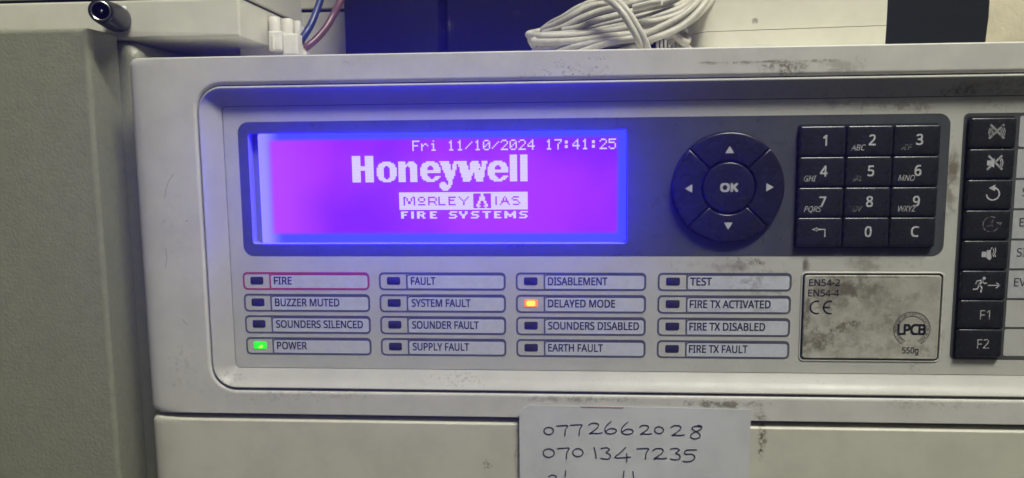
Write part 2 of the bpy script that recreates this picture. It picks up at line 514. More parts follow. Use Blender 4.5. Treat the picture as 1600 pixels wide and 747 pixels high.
# outlines of the capitals and figures used in the place: advance, points (capital height = 1000), triangles
GLYPH = {
    'A': (895, '0,0 391,1004 504,1004 894,0 763,0 643,310 246,310 127,0 289,422 605,422 454,845 445,874 408,742',
          '1,0,12 10,3,2 11,10,2 2,1,11 3,10,9 9,8,5 0,7,6 11,1,12 12,0,8 5,4,3 8,6,5 0,6,8 5,3,9'),
    'B': (910, '136,0 136,1000 536,994 631,975 705,945 758,899 790,835 801,752 796,697 779,648 752,606 715,572 667,547 611,531 611,524 651,515 689,503 725,487 756,467 783,442 805,412 822,376 831,333 835,284 824,201 793,131 742,74 672,33 587,8 487,0 262,574 524,579 582,593 623,616 650,648 666,688 671,738 664,788 645,827 613,856 566,876 504,888 262,892 262,106 464,106 543,112 605,129 648,158 677,196 695,242 700,294 694,343 676,385 646,421 601,448 537,464 454,469 262,469',
          '0,29,43 6,39,38 36,35,8 42,4,3 2,1,42 16,15,53 20,19,52 55,54,14 53,15,54 55,14,31 19,18,52 49,24,23 29,28,45 39,6,5 3,2,42 13,33,32 26,25,46 47,46,25 22,51,50 4,41,40 15,14,54 10,9,35 48,47,25 28,27,46 30,1,57 56,55,31 29,44,43 11,34,33 24,49,48 9,8,35 0,43,57 57,56,30 13,12,33 14,13,31 30,42,1 18,17,52 22,21,51 31,30,56 11,10,34 20,52,51 17,16,53 46,45,28 12,11,33 21,20,51 1,0,57 8,7,36 10,35,34 23,22,50 50,49,23 7,6,37 27,26,46 25,24,48 6,38,37 40,39,4 29,45,44 36,7,37 52,17,53 13,32,31 4,42,41 4,39,5'),
    'C': (885, '545,-14 449,-7 364,14 290,49 227,97 176,157 137,228 108,310 91,401 85,501 92,598 110,687 141,768 183,840 238,900 304,949 381,985 468,1007 566,1014 667,1007 759,988 842,955 791,849 759,862 688,887 649,896 608,901 564,903 465,891 380,855 311,796 260,715 229,616 218,500 228,384 257,286 305,205 372,145 458,109 563,97 606,98 648,102 688,108 803,136 803,27 765,14 726,4 687,-4 645,-10',
          '16,15,29 5,36,35 42,45,43 25,24,19 12,11,31 32,10,33 8,7,34 48,47,41 15,14,29 3,2,37 11,10,32 0,48,40 47,46,42 46,45,42 26,25,19 7,6,35 1,0,38 4,3,37 13,31,30 18,17,27 13,12,31 39,0,40 45,44,43 19,18,26 6,5,35 27,17,28 20,19,24 21,20,23 7,35,34 9,8,33 0,39,38 5,4,36 2,1,38 36,4,37 26,18,27 14,30,29 14,13,30 17,16,28 28,16,29 31,11,32 41,47,42 23,22,21 23,20,24 10,9,33 33,8,34 41,40,48 2,38,37'),
    'D': (1022, '136,0 136,1000 444,1000 540,994 628,975 706,944 774,901 831,846 877,779 910,701 930,611 937,510 922,355 876,228 799,128 695,57 567,14 415,0 262,108 398,108 623,152 759,285 804,506 793,627 760,725 705,799 630,851 537,882 426,892 262,892',
          '4,3,27 10,9,23 16,15,19 28,2,29 22,21,12 25,5,26 22,10,23 0,18,29 6,5,25 8,7,24 0,17,18 7,25,24 2,1,29 1,0,29 12,11,22 14,13,21 9,8,24 17,16,19 2,28,27 3,2,27 23,9,24 7,6,25 15,20,19 11,10,22 21,20,14 13,12,21 5,4,26 4,27,26 18,17,19 15,14,20'),
    'E': (779, '136,0 136,1000 695,1000 695,889 262,889 262,577 669,577 669,468 262,468 262,111 695,111 695,0',
          '7,6,5 1,0,8 11,10,9 0,11,9 5,4,1 2,1,4 8,7,5 1,8,5 3,2,4 0,9,8'),
    'F': (727, '136,0 136,1000 695,1000 695,889 262,889 262,535 668,535 668,424 262,424 262,0',
          '8,7,6 0,8,5 8,6,5 4,2,1 1,0,5 5,4,1 4,3,2 0,9,8'),
    'G': (1020, '564,-14 466,-7 379,14 303,48 237,96 183,155 141,226 110,308 92,399 85,500 92,600 113,690 147,772 194,843 253,902 324,950 407,986 500,1007 604,1014 659,1012 712,1007 763,999 811,987 858,972 902,955 854,846 817,861 735,887 690,896 644,901 597,903 486,891 393,855 317,796 262,715 228,616 217,500 221,424 234,353 256,289 286,233 327,185 377,146 438,118 510,101 594,95 673,98 706,102 790,119 790,416 570,416 570,528 916,528 916,38 807,9 695,-8',
          '36,9,37 54,48,47 24,23,26 29,18,30 51,50,49 11,35,34 3,2,42 5,4,40 4,3,41 10,9,36 8,38,37 0,55,45 55,46,45 20,19,28 36,35,10 0,45,44 7,6,39 17,16,31 12,11,34 13,12,34 14,13,33 54,53,48 17,31,30 40,4,41 23,22,26 22,21,27 53,49,48 2,43,42 38,7,39 6,40,39 21,20,27 3,42,41 9,8,37 52,51,49 6,5,40 2,1,43 33,32,14 11,10,35 27,20,28 15,14,32 31,16,32 1,44,43 53,52,49 19,18,29 8,7,38 13,34,33 27,26,22 16,15,32 1,0,44 55,54,47 18,17,30 55,47,46 26,25,24 19,29,28'),
    'H': (1038, '136,0 136,1000 262,1000 262,577 775,577 775,1000 901,1000 901,0 775,0 775,466 262,466 262,0',
          '6,4,9 9,4,3 6,5,4 9,8,7 7,6,9 3,2,1 0,11,10 10,9,3 1,0,10 3,1,10'),
    'I': (475, '56,0 56,73 174,99 174,899 56,927 56,1000 417,1000 417,927 300,899 300,99 417,73 417,0',
          '1,0,2 9,8,3 0,11,9 11,10,9 8,7,6 0,9,2 8,6,5 5,4,3 3,2,9 8,5,3'),
    'J': (382, '-6,-266 -47,-264 -64,-261 -81,-258 -96,-253 -109,-248 -109,-141 -62,-151 -45,-154 -8,-155 15,-154 37,-149 58,-141 78,-130 95,-113 109,-92 120,-66 127,-33 129,1000 255,1000 255,15 247,-72 223,-143 183,-197 131,-236 68,-258',
          '0,25,10 20,18,17 22,16,15 23,14,13 8,7,2 0,10,9 25,11,10 4,3,7 21,20,17 20,19,18 12,24,13 1,0,9 25,24,12 22,21,16 7,6,5 3,2,7 9,8,1 24,23,13 5,4,7 21,17,16 23,22,15 2,1,8 11,25,12 23,15,14'),
    'K': (867, '136,0 136,1000 262,1000 262,507 704,1000 852,1000 455,564 867,0 718,0 364,478 262,388 262,0',
          '9,6,3 0,11,10 6,5,4 8,7,6 6,4,3 10,9,3 3,2,1 3,0,10 9,8,6 3,1,0'),
    'L': (734, '136,0 136,1000 262,1000 262,112 699,112 699,0',
          '3,1,0 5,4,3 0,5,3 3,2,1'),
    'M': (1270, '136,0 136,1000 322,1000 630,181 636,181 950,1000 1134,1000 1134,0 1010,0 1020,875 1014,875 681,0 577,0 248,877 242,877 252,0',
          '10,9,5 9,7,6 10,5,4 12,11,3 9,6,5 1,0,14 11,10,4 9,8,7 3,2,13 2,1,14 3,13,12 2,14,13 0,15,14 11,4,3'),
    'N': (1064, '136,0 136,1000 282,1000 815,172 821,172 811,1000 929,1000 929,0 782,0 246,831 241,831 252,0',
          '8,7,4 9,2,10 2,1,10 6,5,4 0,11,10 7,6,4 3,8,4 3,2,9 9,8,3 1,0,10'),
    'O': (1094, '548,-14 450,-7 364,15 289,50 226,99 175,159 136,231 108,313 91,404 85,503 91,601 108,691 136,772 175,843 226,902 289,951 364,987 450,1008 549,1015 644,1008 728,987 801,952 864,903 915,844 956,772 985,691 1003,601 1008,501 1003,402 985,312 956,230 915,159 864,99 801,50 728,15 643,-7 548,95 651,107 734,143 797,204 840,285 867,384 875,501 867,618 840,717 797,798 735,857 652,893 549,905 446,893 363,857 299,798 254,717 227,618 218,501 227,384 254,285 298,204 362,143 445,107',
          '21,20,46 28,27,42 19,18,48 18,17,48 53,10,54 3,2,58 13,12,52 2,1,59 14,13,51 31,40,39 4,58,57 23,22,45 17,49,48 47,19,48 42,26,43 9,8,54 31,30,40 38,37,32 5,57,56 6,5,56 2,59,58 34,33,36 22,21,46 16,15,50 29,28,41 33,37,36 11,10,53 20,19,47 43,25,44 12,11,52 59,1,36 26,25,43 46,45,22 29,41,40 24,23,44 39,38,32 47,46,20 17,16,49 11,53,52 27,26,42 41,28,42 5,4,57 4,3,58 44,23,45 54,8,55 25,24,44 32,31,39 14,51,50 16,50,49 10,9,54 55,7,56 33,32,37 0,35,36 30,29,40 15,14,50 7,6,56 8,7,55 1,0,36 13,52,51 35,34,36'),
    'P': (847, '136,0 136,1000 401,1000 519,991 615,966 686,923 736,865 766,792 776,706 772,652 759,600 739,551 708,506 667,467 614,434 549,409 470,394 262,389 262,0 262,497 450,502 521,518 576,543 615,581 638,634 646,700 639,759 618,807 584,845 535,871 470,887 389,892 262,892',
          '23,22,13 25,8,26 24,23,11 11,10,24 2,1,32 0,18,17 30,2,31 15,14,20 10,9,24 20,19,17 1,19,32 1,0,19 4,29,28 22,21,13 13,12,23 16,15,20 17,16,20 32,31,2 25,24,9 14,13,20 30,29,3 28,27,5 5,4,28 8,7,26 0,17,19 9,8,25 12,11,23 7,6,26 26,6,27 3,2,30 4,3,29 21,20,13 6,5,27'),
    'Q': (1094, '776,-238 583,-13 567,-14 548,-14 450,-7 364,15 289,50 226,99 175,159 136,231 108,313 91,404 85,503 91,601 108,691 136,772 175,843 226,902 289,951 364,987 450,1008 549,1015 644,1008 728,987 801,952 864,903 915,844 956,772 985,691 1003,601 1008,501 1000,385 976,281 935,189 878,112 805,53 717,11 957,-238 548,95 651,107 734,143 797,204 840,285 867,384 875,501 867,618 840,717 797,798 735,857 652,893 549,905 446,893 363,857 299,798 254,717 227,618 218,501 227,384 254,285 298,204 362,143 445,107',
          '21,20,50 34,33,41 33,32,42 16,15,54 59,7,60 11,10,57 1,0,36 51,50,17 30,29,44 27,26,46 49,48,23 4,3,38 6,5,60 25,24,48 9,8,58 10,58,57 57,56,11 3,2,38 35,34,40 1,36,39 45,28,46 26,48,47 29,28,45 28,27,46 2,1,38 58,8,59 29,45,44 53,52,17 15,14,54 32,43,42 56,55,13 5,4,61 12,11,56 32,31,43 33,42,41 0,37,36 26,47,46 16,54,53 13,12,56 39,36,40 17,16,53 4,38,61 1,39,38 52,51,17 7,6,60 8,7,59 14,13,55 50,49,22 22,21,50 18,17,50 48,26,25 10,9,58 54,14,55 40,34,41 31,44,43 31,30,44 19,18,50 20,19,50 5,61,60 24,23,48 23,22,49 36,35,40'),
    'R': (871, '136,0 136,1000 412,1000 525,992 617,969 687,929 736,874 766,803 776,716 773,665 763,621 746,583 725,550 700,521 672,498 641,478 609,462 576,448 850,0 703,0 461,413 262,413 262,0 262,520 412,520 486,525 545,541 590,568 621,605 639,653 646,710 639,769 620,816 587,849 540,872 480,886 405,891 262,891',
          '12,11,28 0,21,23 24,23,21 11,10,29 29,9,30 0,22,21 10,9,29 14,13,25 6,32,31 13,27,26 28,11,29 20,19,17 17,16,25 3,2,35 5,4,33 4,34,33 7,6,31 2,1,37 19,18,17 25,24,20 8,7,31 27,12,28 1,0,23 17,25,20 3,35,34 6,5,32 21,20,24 4,3,34 30,8,31 13,12,27 33,32,5 1,23,37 15,14,25 9,8,30 16,15,25 37,36,2 26,25,13 36,35,2'),
    'S': (769, '346,-14 239,-8 190,-1 146,8 106,20 71,34 71,154 108,140 197,113 247,103 299,97 352,95 420,100 476,115 520,139 552,171 571,210 577,256 575,287 568,315 556,339 539,361 515,382 484,401 445,421 264,495 200,533 149,576 113,626 91,687 84,759 89,810 102,855 125,896 155,931 193,960 237,983 288,1000 343,1011 403,1014 457,1012 507,1007 555,999 599,987 641,974 679,958 640,850 604,864 527,888 486,897 444,902 401,903 343,899 296,886 259,863 233,834 217,799 211,758 214,726 221,698 232,674 249,652 272,632 301,613 337,595 535,511 579,487 616,460 647,431 672,398 689,360 700,317 703,268 692,185 660,116 606,60 535,19 448,-6',
          '72,18,17 77,13,12 72,71,18 60,27,61 36,54,53 4,3,8 1,0,10 35,34,54 0,77,12 43,42,48 63,25,64 42,41,48 41,40,49 69,68,20 66,65,23 71,70,19 68,67,21 24,23,65 77,76,13 10,0,11 53,52,37 28,27,60 27,26,61 38,37,52 58,29,59 44,43,47 49,40,50 61,26,62 2,9,8 37,36,53 69,20,19 74,73,16 67,66,22 65,64,24 21,20,68 3,2,8 76,75,14 73,72,17 28,60,59 51,50,39 23,22,66 34,33,55 36,35,54 38,52,51 7,6,5 33,32,55 45,44,47 40,39,50 22,21,67 5,4,7 25,24,64 39,38,51 47,46,45 26,25,63 48,41,49 48,47,43 17,16,73 54,34,55 57,56,31 4,8,7 13,76,14 58,57,30 75,74,15 31,30,57 74,16,15 62,26,63 71,19,18 2,1,9 15,14,75 30,29,58 29,28,59 1,10,9 70,69,19 55,32,56 11,0,12 32,31,56'),
    'T': (779, '326,0 326,889 14,889 14,1000 763,1000 763,889 452,889 452,0',
          '5,4,3 7,6,1 1,5,2 5,3,2 6,5,1 7,1,0'),
    'U': (1024, '507,-14 393,-3 298,31 223,88 169,162 137,252 126,356 126,1000 252,1000 252,352 259,276 281,213 317,162 368,125 434,103 514,95 596,103 662,127 711,167 745,220 765,282 772,353 772,1000 896,1000 896,353 892,286 878,224 854,166 821,114 779,70 726,34 664,7 590,-9',
          '3,2,12 29,18,17 24,23,22 31,17,16 14,0,15 32,31,16 30,29,17 31,30,17 2,13,12 24,22,21 20,25,21 2,1,13 18,28,19 10,4,11 27,26,19 9,8,6 28,27,19 12,11,3 8,7,6 29,28,18 32,16,15 14,13,1 1,0,14 6,5,9 4,3,11 26,25,20 9,5,10 0,32,15 5,4,10 19,26,20 25,24,21'),
    'V': (840, '357,0 0,1000 132,1000 384,280 420,140 445,244 707,1000 840,1000 483,0',
          '0,8,4 7,6,5 3,2,1 7,5,8 4,3,0 5,4,8 0,3,1'),
    'W': (1303, '282,0 17,1000 148,1000 324,305 352,151 373,270 581,1000 711,1000 929,264 950,151 969,264 1153,1000 1284,1000 1018,0 891,0 661,787 646,853 643,836 621,735 409,0',
          '18,17,6 4,3,0 12,10,13 5,4,19 9,8,14 0,19,4 7,6,16 3,2,1 14,13,9 6,5,18 12,11,10 1,0,3 8,7,15 15,14,8 17,16,6 19,18,5 10,9,13 15,7,16'),
    'X': (821, '6,0 338,521 27,1000 167,1000 412,608 658,1000 791,1000 482,524 815,0 672,0 408,434 139,0',
          '7,5,4 0,11,1 3,2,1 9,8,7 4,3,1 7,6,5 11,10,1 10,9,7 7,1,10 7,4,1'),
    'Y': (793, '333,0 333,382 0,1000 137,1000 396,508 657,1000 793,1000 459,388 459,0',
          '6,5,4 7,6,4 4,1,7 1,0,8 1,8,7 4,3,2 4,2,1'),
    'Z': (801, '53,0 53,95 580,888 70,888 70,1000 732,1000 732,905 206,112 746,112 746,0',
          '5,4,2 1,0,7 7,6,2 0,9,7 9,8,7 6,5,2 2,1,7 4,3,2'),
    '0': (801, '399,-14 296,1 213,47 149,123 104,225 78,352 69,501 72,604 83,697 102,779 128,849 163,908 207,954 261,988 325,1009 399,1015 502,1000 585,955 650,880 696,778 723,652 732,501 729,399 718,307 699,225 672,154 637,95 592,48 539,13 474,-7 399,91 467,102 520,136 560,193 586,272 602,375 608,501 602,626 586,729 560,808 520,865 467,899 399,910 331,899 277,865 239,808 213,729 197,626 192,501 197,376 213,273 239,193 277,136 331,102',
          '4,51,50 30,29,31 21,37,36 10,9,45 26,33,32 2,1,53 8,47,46 18,17,40 26,25,33 7,6,48 13,44,43 25,24,33 31,28,32 3,2,52 18,40,39 28,27,32 11,45,44 19,18,39 20,19,38 52,2,53 22,21,36 9,46,45 7,48,47 15,42,41 49,6,5 53,0,30 23,22,35 37,20,38 21,20,37 50,49,5 27,26,32 52,51,3 16,15,41 29,28,31 8,7,47 24,23,34 17,16,41 34,23,35 17,41,40 11,10,45 12,11,44 15,14,42 4,3,51 49,48,6 13,12,44 24,34,33 19,39,38 14,43,42 0,29,30 35,22,36 1,0,53 5,4,50 9,8,46 14,13,43'),
    '1': (801, '377,0 382,871 189,707 125,790 395,1000 497,1000 497,0',
          '6,5,1 5,4,1 4,3,1 3,2,1 0,6,1'),
    '2': (801, '67,0 67,102 457,501 488,540 514,579 535,617 550,656 559,697 562,741 556,792 540,833 513,866 477,890 434,904 385,909 339,906 296,898 257,884 220,865 182,841 144,814 78,896 120,927 165,955 214,980 267,999 324,1010 385,1014 472,1006 546,983 606,943 652,890 679,825 688,748 684,697 673,648 655,602 631,556 601,511 566,466 223,118 223,112 728,112 728,0',
          '1,0,41 4,37,5 39,38,3 16,25,17 31,30,10 9,31,10 1,41,40 23,22,19 3,38,4 22,21,20 29,28,12 40,39,2 6,35,7 26,16,15 27,15,14 43,42,41 30,29,11 30,11,10 5,36,6 0,43,41 28,27,13 26,25,16 32,31,9 34,8,7 33,32,9 12,28,13 19,18,23 8,33,9 36,35,6 34,33,8 25,24,17 27,14,13 22,20,19 27,26,15 35,34,7 24,18,17 37,36,5 24,23,18 3,2,39 38,37,4 29,12,11 2,1,40'),
    '3': (801, '338,-14 238,-9 192,-2 148,8 105,22 63,41 63,155 106,136 151,120 199,107 247,97 293,92 339,90 420,95 485,113 533,142 566,182 586,230 592,287 584,344 560,389 519,422 463,445 394,459 216,464 216,569 314,569 389,574 452,592 501,620 536,659 557,704 564,758 559,803 543,840 515,870 479,893 434,906 382,910 331,908 285,900 244,887 206,869 130,826 69,910 107,937 151,961 201,983 256,1000 316,1011 381,1014 477,1006 554,983 614,944 657,893 682,834 690,766 684,703 666,650 634,606 593,570 542,544 483,527 483,521 557,506 616,481 662,445 695,400 715,346 721,284 717,229 703,177 681,130 649,88 607,52 555,24 493,3 421,-10',
          '1,0,11 54,34,33 62,61,29 15,73,16 68,67,19 67,66,19 12,11,0 26,25,24 59,58,31 26,24,23 59,31,30 34,53,35 57,56,32 77,13,12 3,2,9 62,29,28 76,75,14 63,23,22 46,45,42 52,36,35 75,74,15 47,42,41 18,17,70 54,53,34 50,49,39 71,70,17 8,3,9 2,1,10 19,66,20 55,54,33 45,44,43 60,30,29 40,48,41 14,13,76 64,63,21 72,71,16 65,64,21 63,22,21 47,46,42 74,73,15 61,60,29 16,71,17 51,50,37 49,40,39 45,43,42 50,38,37 63,27,23 77,76,13 38,50,39 60,59,30 58,57,31 49,48,40 19,18,68 5,4,7 70,69,18 73,72,16 56,55,33 0,77,12 4,3,8 7,6,5 8,7,4 53,52,35 69,68,18 48,47,41 56,33,32 9,2,10 51,37,36 62,28,27 66,65,20 10,1,11 20,65,21 52,51,36 75,15,14 57,32,31 27,26,23 63,62,27'),
    '4': (801, '508,0 508,227 29,227 29,332 500,1006 627,1006 627,338 773,338 773,227 627,227 627,0 150,338 508,338 515,874 510,874 482,817 460,780',
          '2,12,11 13,5,4 3,2,11 13,4,14 8,7,6 10,9,1 6,5,13 8,6,12 4,3,16 2,8,12 6,13,12 11,16,3 14,4,15 16,15,4 1,8,2 9,8,1 10,1,0'),
    '5': (801, '347,-14 297,-12 249,-8 202,0 160,11 121,24 88,41 88,157 124,138 165,122 211,109 258,99 304,93 349,91 418,97 477,114 527,144 565,185 588,239 595,307 589,367 568,417 535,457 487,486 424,504 345,510 287,507 174,489 112,528 150,1000 651,1000 651,888 255,888 231,598 324,611 385,613 481,605 563,579 630,536 681,478 711,406 721,319 710,223 677,142 623,75 548,26 456,-4',
          '45,44,16 32,30,29 14,13,0 39,38,21 38,22,21 35,34,25 12,11,2 5,4,9 1,0,12 0,46,14 6,9,8 23,36,24 6,5,9 42,19,18 34,33,26 12,0,13 28,27,33 33,32,28 42,41,19 20,40,21 38,37,22 2,1,12 18,17,43 4,3,10 3,2,11 36,35,24 43,42,18 3,11,10 41,20,19 46,15,14 25,24,35 44,43,17 37,23,22 32,29,28 33,27,26 32,31,30 16,44,17 15,45,16 46,45,15 8,7,6 40,39,21 41,40,20 37,36,23 10,9,4 25,34,26'),
    '6': (801, '417,-14 356,-9 298,7 245,34 197,71 156,120 123,179 97,250 82,333 77,427 79,499 85,569 96,639 112,707 135,770 165,828 202,881 249,926 304,964 369,992 446,1008 535,1014 600,1011 622,1009 642,1006 658,1001 658,896 641,901 622,906 580,911 538,913 477,910 423,899 377,881 337,857 303,827 275,793 253,754 235,711 221,664 211,614 200,508 209,508 233,539 263,567 298,592 340,611 389,622 445,626 527,617 597,591 655,547 700,487 726,412 735,322 726,225 697,143 649,76 585,26 508,-4 416,90 471,96 519,115 559,146 589,191 607,250 613,322 608,381 592,432 565,473 528,505 479,523 420,529 378,526 340,517 305,502 275,482 250,459 229,433 214,404 205,376 202,346 204,306 212,266 225,226 244,189 268,156 297,128 331,107 371,94',
          '82,81,8 68,67,53 21,20,31 14,38,37 3,88,87 57,56,64 28,27,25 32,31,20 10,76,41 62,58,63 47,46,73 77,10,78 1,60,89 13,12,39 40,11,41 22,21,29 66,54,67 83,6,84 47,73,72 6,5,85 18,17,34 51,50,69 85,84,6 8,7,82 59,58,62 24,23,28 5,4,86 79,9,80 58,57,63 59,62,61 38,13,39 56,55,65 11,10,41 37,36,15 52,51,68 9,8,80 68,51,69 53,52,68 46,45,74 56,65,64 0,59,61 54,53,67 45,75,74 17,16,35 49,71,70 4,3,87 64,63,57 76,75,43 2,1,89 16,15,36 3,2,88 65,54,66 27,26,25 78,9,79 29,21,30 5,86,85 48,47,72 45,44,75 10,9,78 7,6,83 81,80,8 35,34,17 25,24,28 16,36,35 89,88,2 69,50,70 83,82,7 23,22,29 48,72,71 19,18,33 86,4,87 43,42,76 29,28,23 31,30,21 33,18,34 49,48,71 15,14,37 0,61,60 77,76,10 12,40,39 12,11,40 20,19,32 55,54,65 50,49,70 32,19,33 14,13,38 44,43,75 1,0,60 76,42,41 73,46,74'),
    '7': (801, '190,0 601,888 62,888 62,1000 732,1000 732,905 326,0',
          '6,5,1 1,0,6 3,2,1 5,4,1 4,3,1'),
    '8': (801, '403,-14 304,-6 222,17 155,57 107,110 78,176 69,255 72,299 81,338 97,374 119,406 144,435 174,461 206,484 240,504 276,522 230,552 188,586 152,624 124,667 107,718 101,776 105,825 118,868 140,905 169,938 205,965 246,986 293,1002 344,1011 399,1014 482,1007 554,987 615,952 662,905 690,846 699,775 696,736 687,701 673,669 654,641 631,614 604,590 574,568 542,548 508,529 548,509 586,487 620,463 652,437 679,408 701,377 718,342 728,303 731,259 721,181 692,114 642,60 576,19 496,-6 405,577 451,599 492,624 527,651 555,684 572,723 577,770 572,813 555,849 528,877 492,898 448,910 398,915 349,910 307,898 271,877 243,849 227,813 221,770 224,738 232,709 246,683 264,661 286,641 312,624 401,84 463,89 515,106 557,132 587,168 605,210 611,258 604,304 585,344 553,379 511,410 460,438 378,472 321,445 275,414 237,382 211,345 194,302 189,254 195,208 212,167 241,132 282,106 335,89',
          '16,15,84 94,47,95 75,74,24 6,5,104 73,72,29 32,31,71 57,89,88 54,53,91 35,34,67 36,67,66 13,12,100 89,56,90 29,28,73 13,100,99 62,61,45 25,24,74 86,85,0 34,68,67 56,55,90 36,35,67 62,45,44 42,41,64 3,107,106 1,0,85 53,52,92 9,8,102 11,101,100 71,34,33 82,17,83 5,4,104 52,51,92 81,17,82 51,93,92 49,48,94 37,36,66 41,40,64 87,57,88 21,20,78 33,32,71 17,16,83 26,25,74 30,72,71 60,97,45 61,60,45 63,62,43 62,44,43 53,92,91 85,3,2 18,81,80 12,11,100 23,22,77 10,9,101 14,13,99 19,80,79 14,99,98 11,10,101 28,27,74 91,90,55 58,57,86 19,18,80 102,7,103 104,4,105 95,46,96 43,42,63 50,49,93 94,93,49 55,54,91 65,37,66 40,39,65 6,104,103 73,28,74 34,70,69 87,86,57 75,24,76 48,47,94 51,50,93 34,69,68 76,23,77 59,86,0 64,63,42 65,64,40 9,102,101 24,23,76 38,37,65 47,46,95 3,106,105 15,14,98 22,21,78 45,97,96 34,71,70 39,38,65 57,56,89 2,1,85 78,20,79 18,17,81 20,19,79 59,58,86 60,84,15 7,6,103 8,7,102 30,29,72 31,30,71 4,3,105 27,26,74 3,85,108 3,108,107 83,16,84 60,15,97 78,77,22 46,45,96 15,98,97'),
    '9': (801, '269,-14 249,-14 181,-8 160,-4 143,0 143,105 181,95 222,89 266,87 328,90 382,101 428,119 467,143 501,172 529,207 552,245 570,288 584,335 594,385 600,437 604,490 595,490 572,460 542,433 506,408 464,389 414,378 357,374 277,383 207,409 149,453 105,513 79,588 70,676 74,743 88,803 110,857 140,904 177,942 221,973 272,996 328,1009 389,1014 451,1009 508,993 562,966 609,928 650,879 683,820 708,749 723,667 728,573 720,431 709,361 693,293 670,230 641,172 603,119 556,74 501,36 435,8 358,-8 384,471 427,474 465,483 500,498 530,518 556,541 576,567 592,596 601,624 604,654 601,694 593,734 580,773 561,810 538,843 508,871 474,893 434,906 389,910 335,904 288,885 247,853 216,808 198,750 192,678 197,618 213,567 239,526 276,495 324,477',
          '26,25,63 19,18,53 59,58,12 39,83,82 12,11,59 73,48,74 43,80,79 67,66,20 16,54,17 7,1,8 69,51,70 21,65,64 47,46,76 80,41,81 43,42,80 46,45,77 66,65,20 55,54,16 36,35,84 77,76,46 0,61,9 45,44,78 18,17,53 29,28,90 32,31,88 49,48,73 8,0,9 54,53,17 50,49,72 61,60,10 57,56,14 34,86,85 49,73,72 35,85,84 45,78,77 27,62,91 29,90,89 44,79,78 68,20,69 10,9,61 14,56,15 31,30,88 34,33,86 38,37,83 60,11,10 68,67,20 24,23,64 47,76,75 52,51,20 21,20,65 28,27,91 40,39,82 44,43,79 58,57,13 2,1,7 1,0,8 37,36,84 48,47,75 53,52,19 56,55,15 51,50,70 75,74,48 35,34,85 58,13,12 50,71,70 15,55,16 3,2,6 50,72,71 28,91,90 42,41,80 25,24,64 20,19,52 81,40,82 63,25,64 88,30,89 51,69,20 39,38,83 6,2,7 30,29,89 57,14,13 41,40,81 5,4,6 62,26,63 33,32,87 60,59,11 4,3,6 33,87,86 87,32,88 23,22,64 22,21,64 37,84,83 27,26,62'),
    'g': (861, '406,-336 303,-331 213,-315 136,-289 136,-175 216,-208 308,-227 413,-234 473,-228 524,-209 565,-177 596,-135 614,-83 620,-22 625,99 619,99 560,36 482,-1 387,-14 297,-3 221,31 159,88 113,165 86,261 77,374 86,485 113,580 159,659 221,718 296,753 385,765 433,762 478,752 519,737 557,715 590,686 620,651 627,651 644,751 742,751 742,-13 733,-111 706,-192 660,-255 596,-300 511,-327 405,87 474,94 529,114 570,148 599,197 616,262 622,345 622,374 616,467 598,540 569,595 526,631 471,654 402,661 344,653 296,628 256,586 228,529 210,458 204,373 210,287 227,217 256,160 295,120 345,95',
          '5,2,6 18,17,46 20,19,69 17,47,46 35,34,57 68,20,69 28,62,61 63,62,26 31,30,59 4,3,5 33,32,58 23,22,67 39,37,54 22,21,68 1,0,6 10,9,44 2,1,6 17,16,47 48,15,49 24,66,65 15,14,50 34,58,57 35,57,56 40,39,53 36,35,56 41,40,13 59,30,60 55,37,56 65,64,24 63,25,64 11,10,43 31,59,58 0,8,7 66,23,67 37,36,56 12,11,41 68,67,22 40,52,51 8,45,9 47,16,48 24,23,66 21,20,68 19,18,70 46,70,18 44,43,10 19,70,69 40,14,13 40,51,14 34,33,58 54,53,39 25,24,64 28,27,62 3,2,5 14,51,50 53,52,40 42,41,11 26,25,63 13,12,41 43,42,11 0,45,8 45,44,9 16,15,48 6,0,7 39,38,37 49,15,50 30,29,60 60,29,61 27,26,62 55,54,37 32,31,58 29,28,61'),
    '-': (451, '56,321 56,430 395,430 395,321',
          '3,2,1 3,1,0'),
    ' ': (363, '', ''),
}


def text_mesh(s, x0, x1, zbase, cap, y, bold=0.0, shear=0.0, space=1.0, align='L', cond=0.92):
    """lettering as a flat mesh, fitted between x0 and x1 with capitals cap mm tall; bold thickens the strokes by that many mm"""
    vs, fs, pen = [], [], 0.0
    for ch in s:
        adv, pv, pf = GLYPH[ch]
        k = len(vs)
        if pv:
            for q in pv.split():
                a, b = q.split(',')
                vs.append((pen + int(a) + shear * int(b), int(b)))
            fs += [tuple(k + int(i) for i in t.split(',')) for t in pf.split()]
        pen += adv * space
    lo, hi = min(v[0] for v in vs), max(v[0] for v in vs)
    kz = cap / 1000
    kx = kz * cond if x1 is None else (x1 - x0) / (hi - lo)
    if x1 is None and align == 'C':
        x0 = x0 - kx * (hi - lo) / 2
    V, Fc = [], []
    h = bold / 2
    for n, (ox, oz) in enumerate([(-h, -h), (h, h), (-h, h), (h, -h)] if bold else [(0, 0)]):
        k = len(V)
        V += [((x0 + (a - lo) * kx + ox) * MM, (y - 0.006 * n) * MM, (zbase + b * kz + oz) * MM) for a, b in vs]
        Fc += [tuple(k + i for i in f) for f in fs]
    me = bpy.data.meshes.new('lettering')
    me.from_pydata(V, [], Fc)
    me.update()
    return me


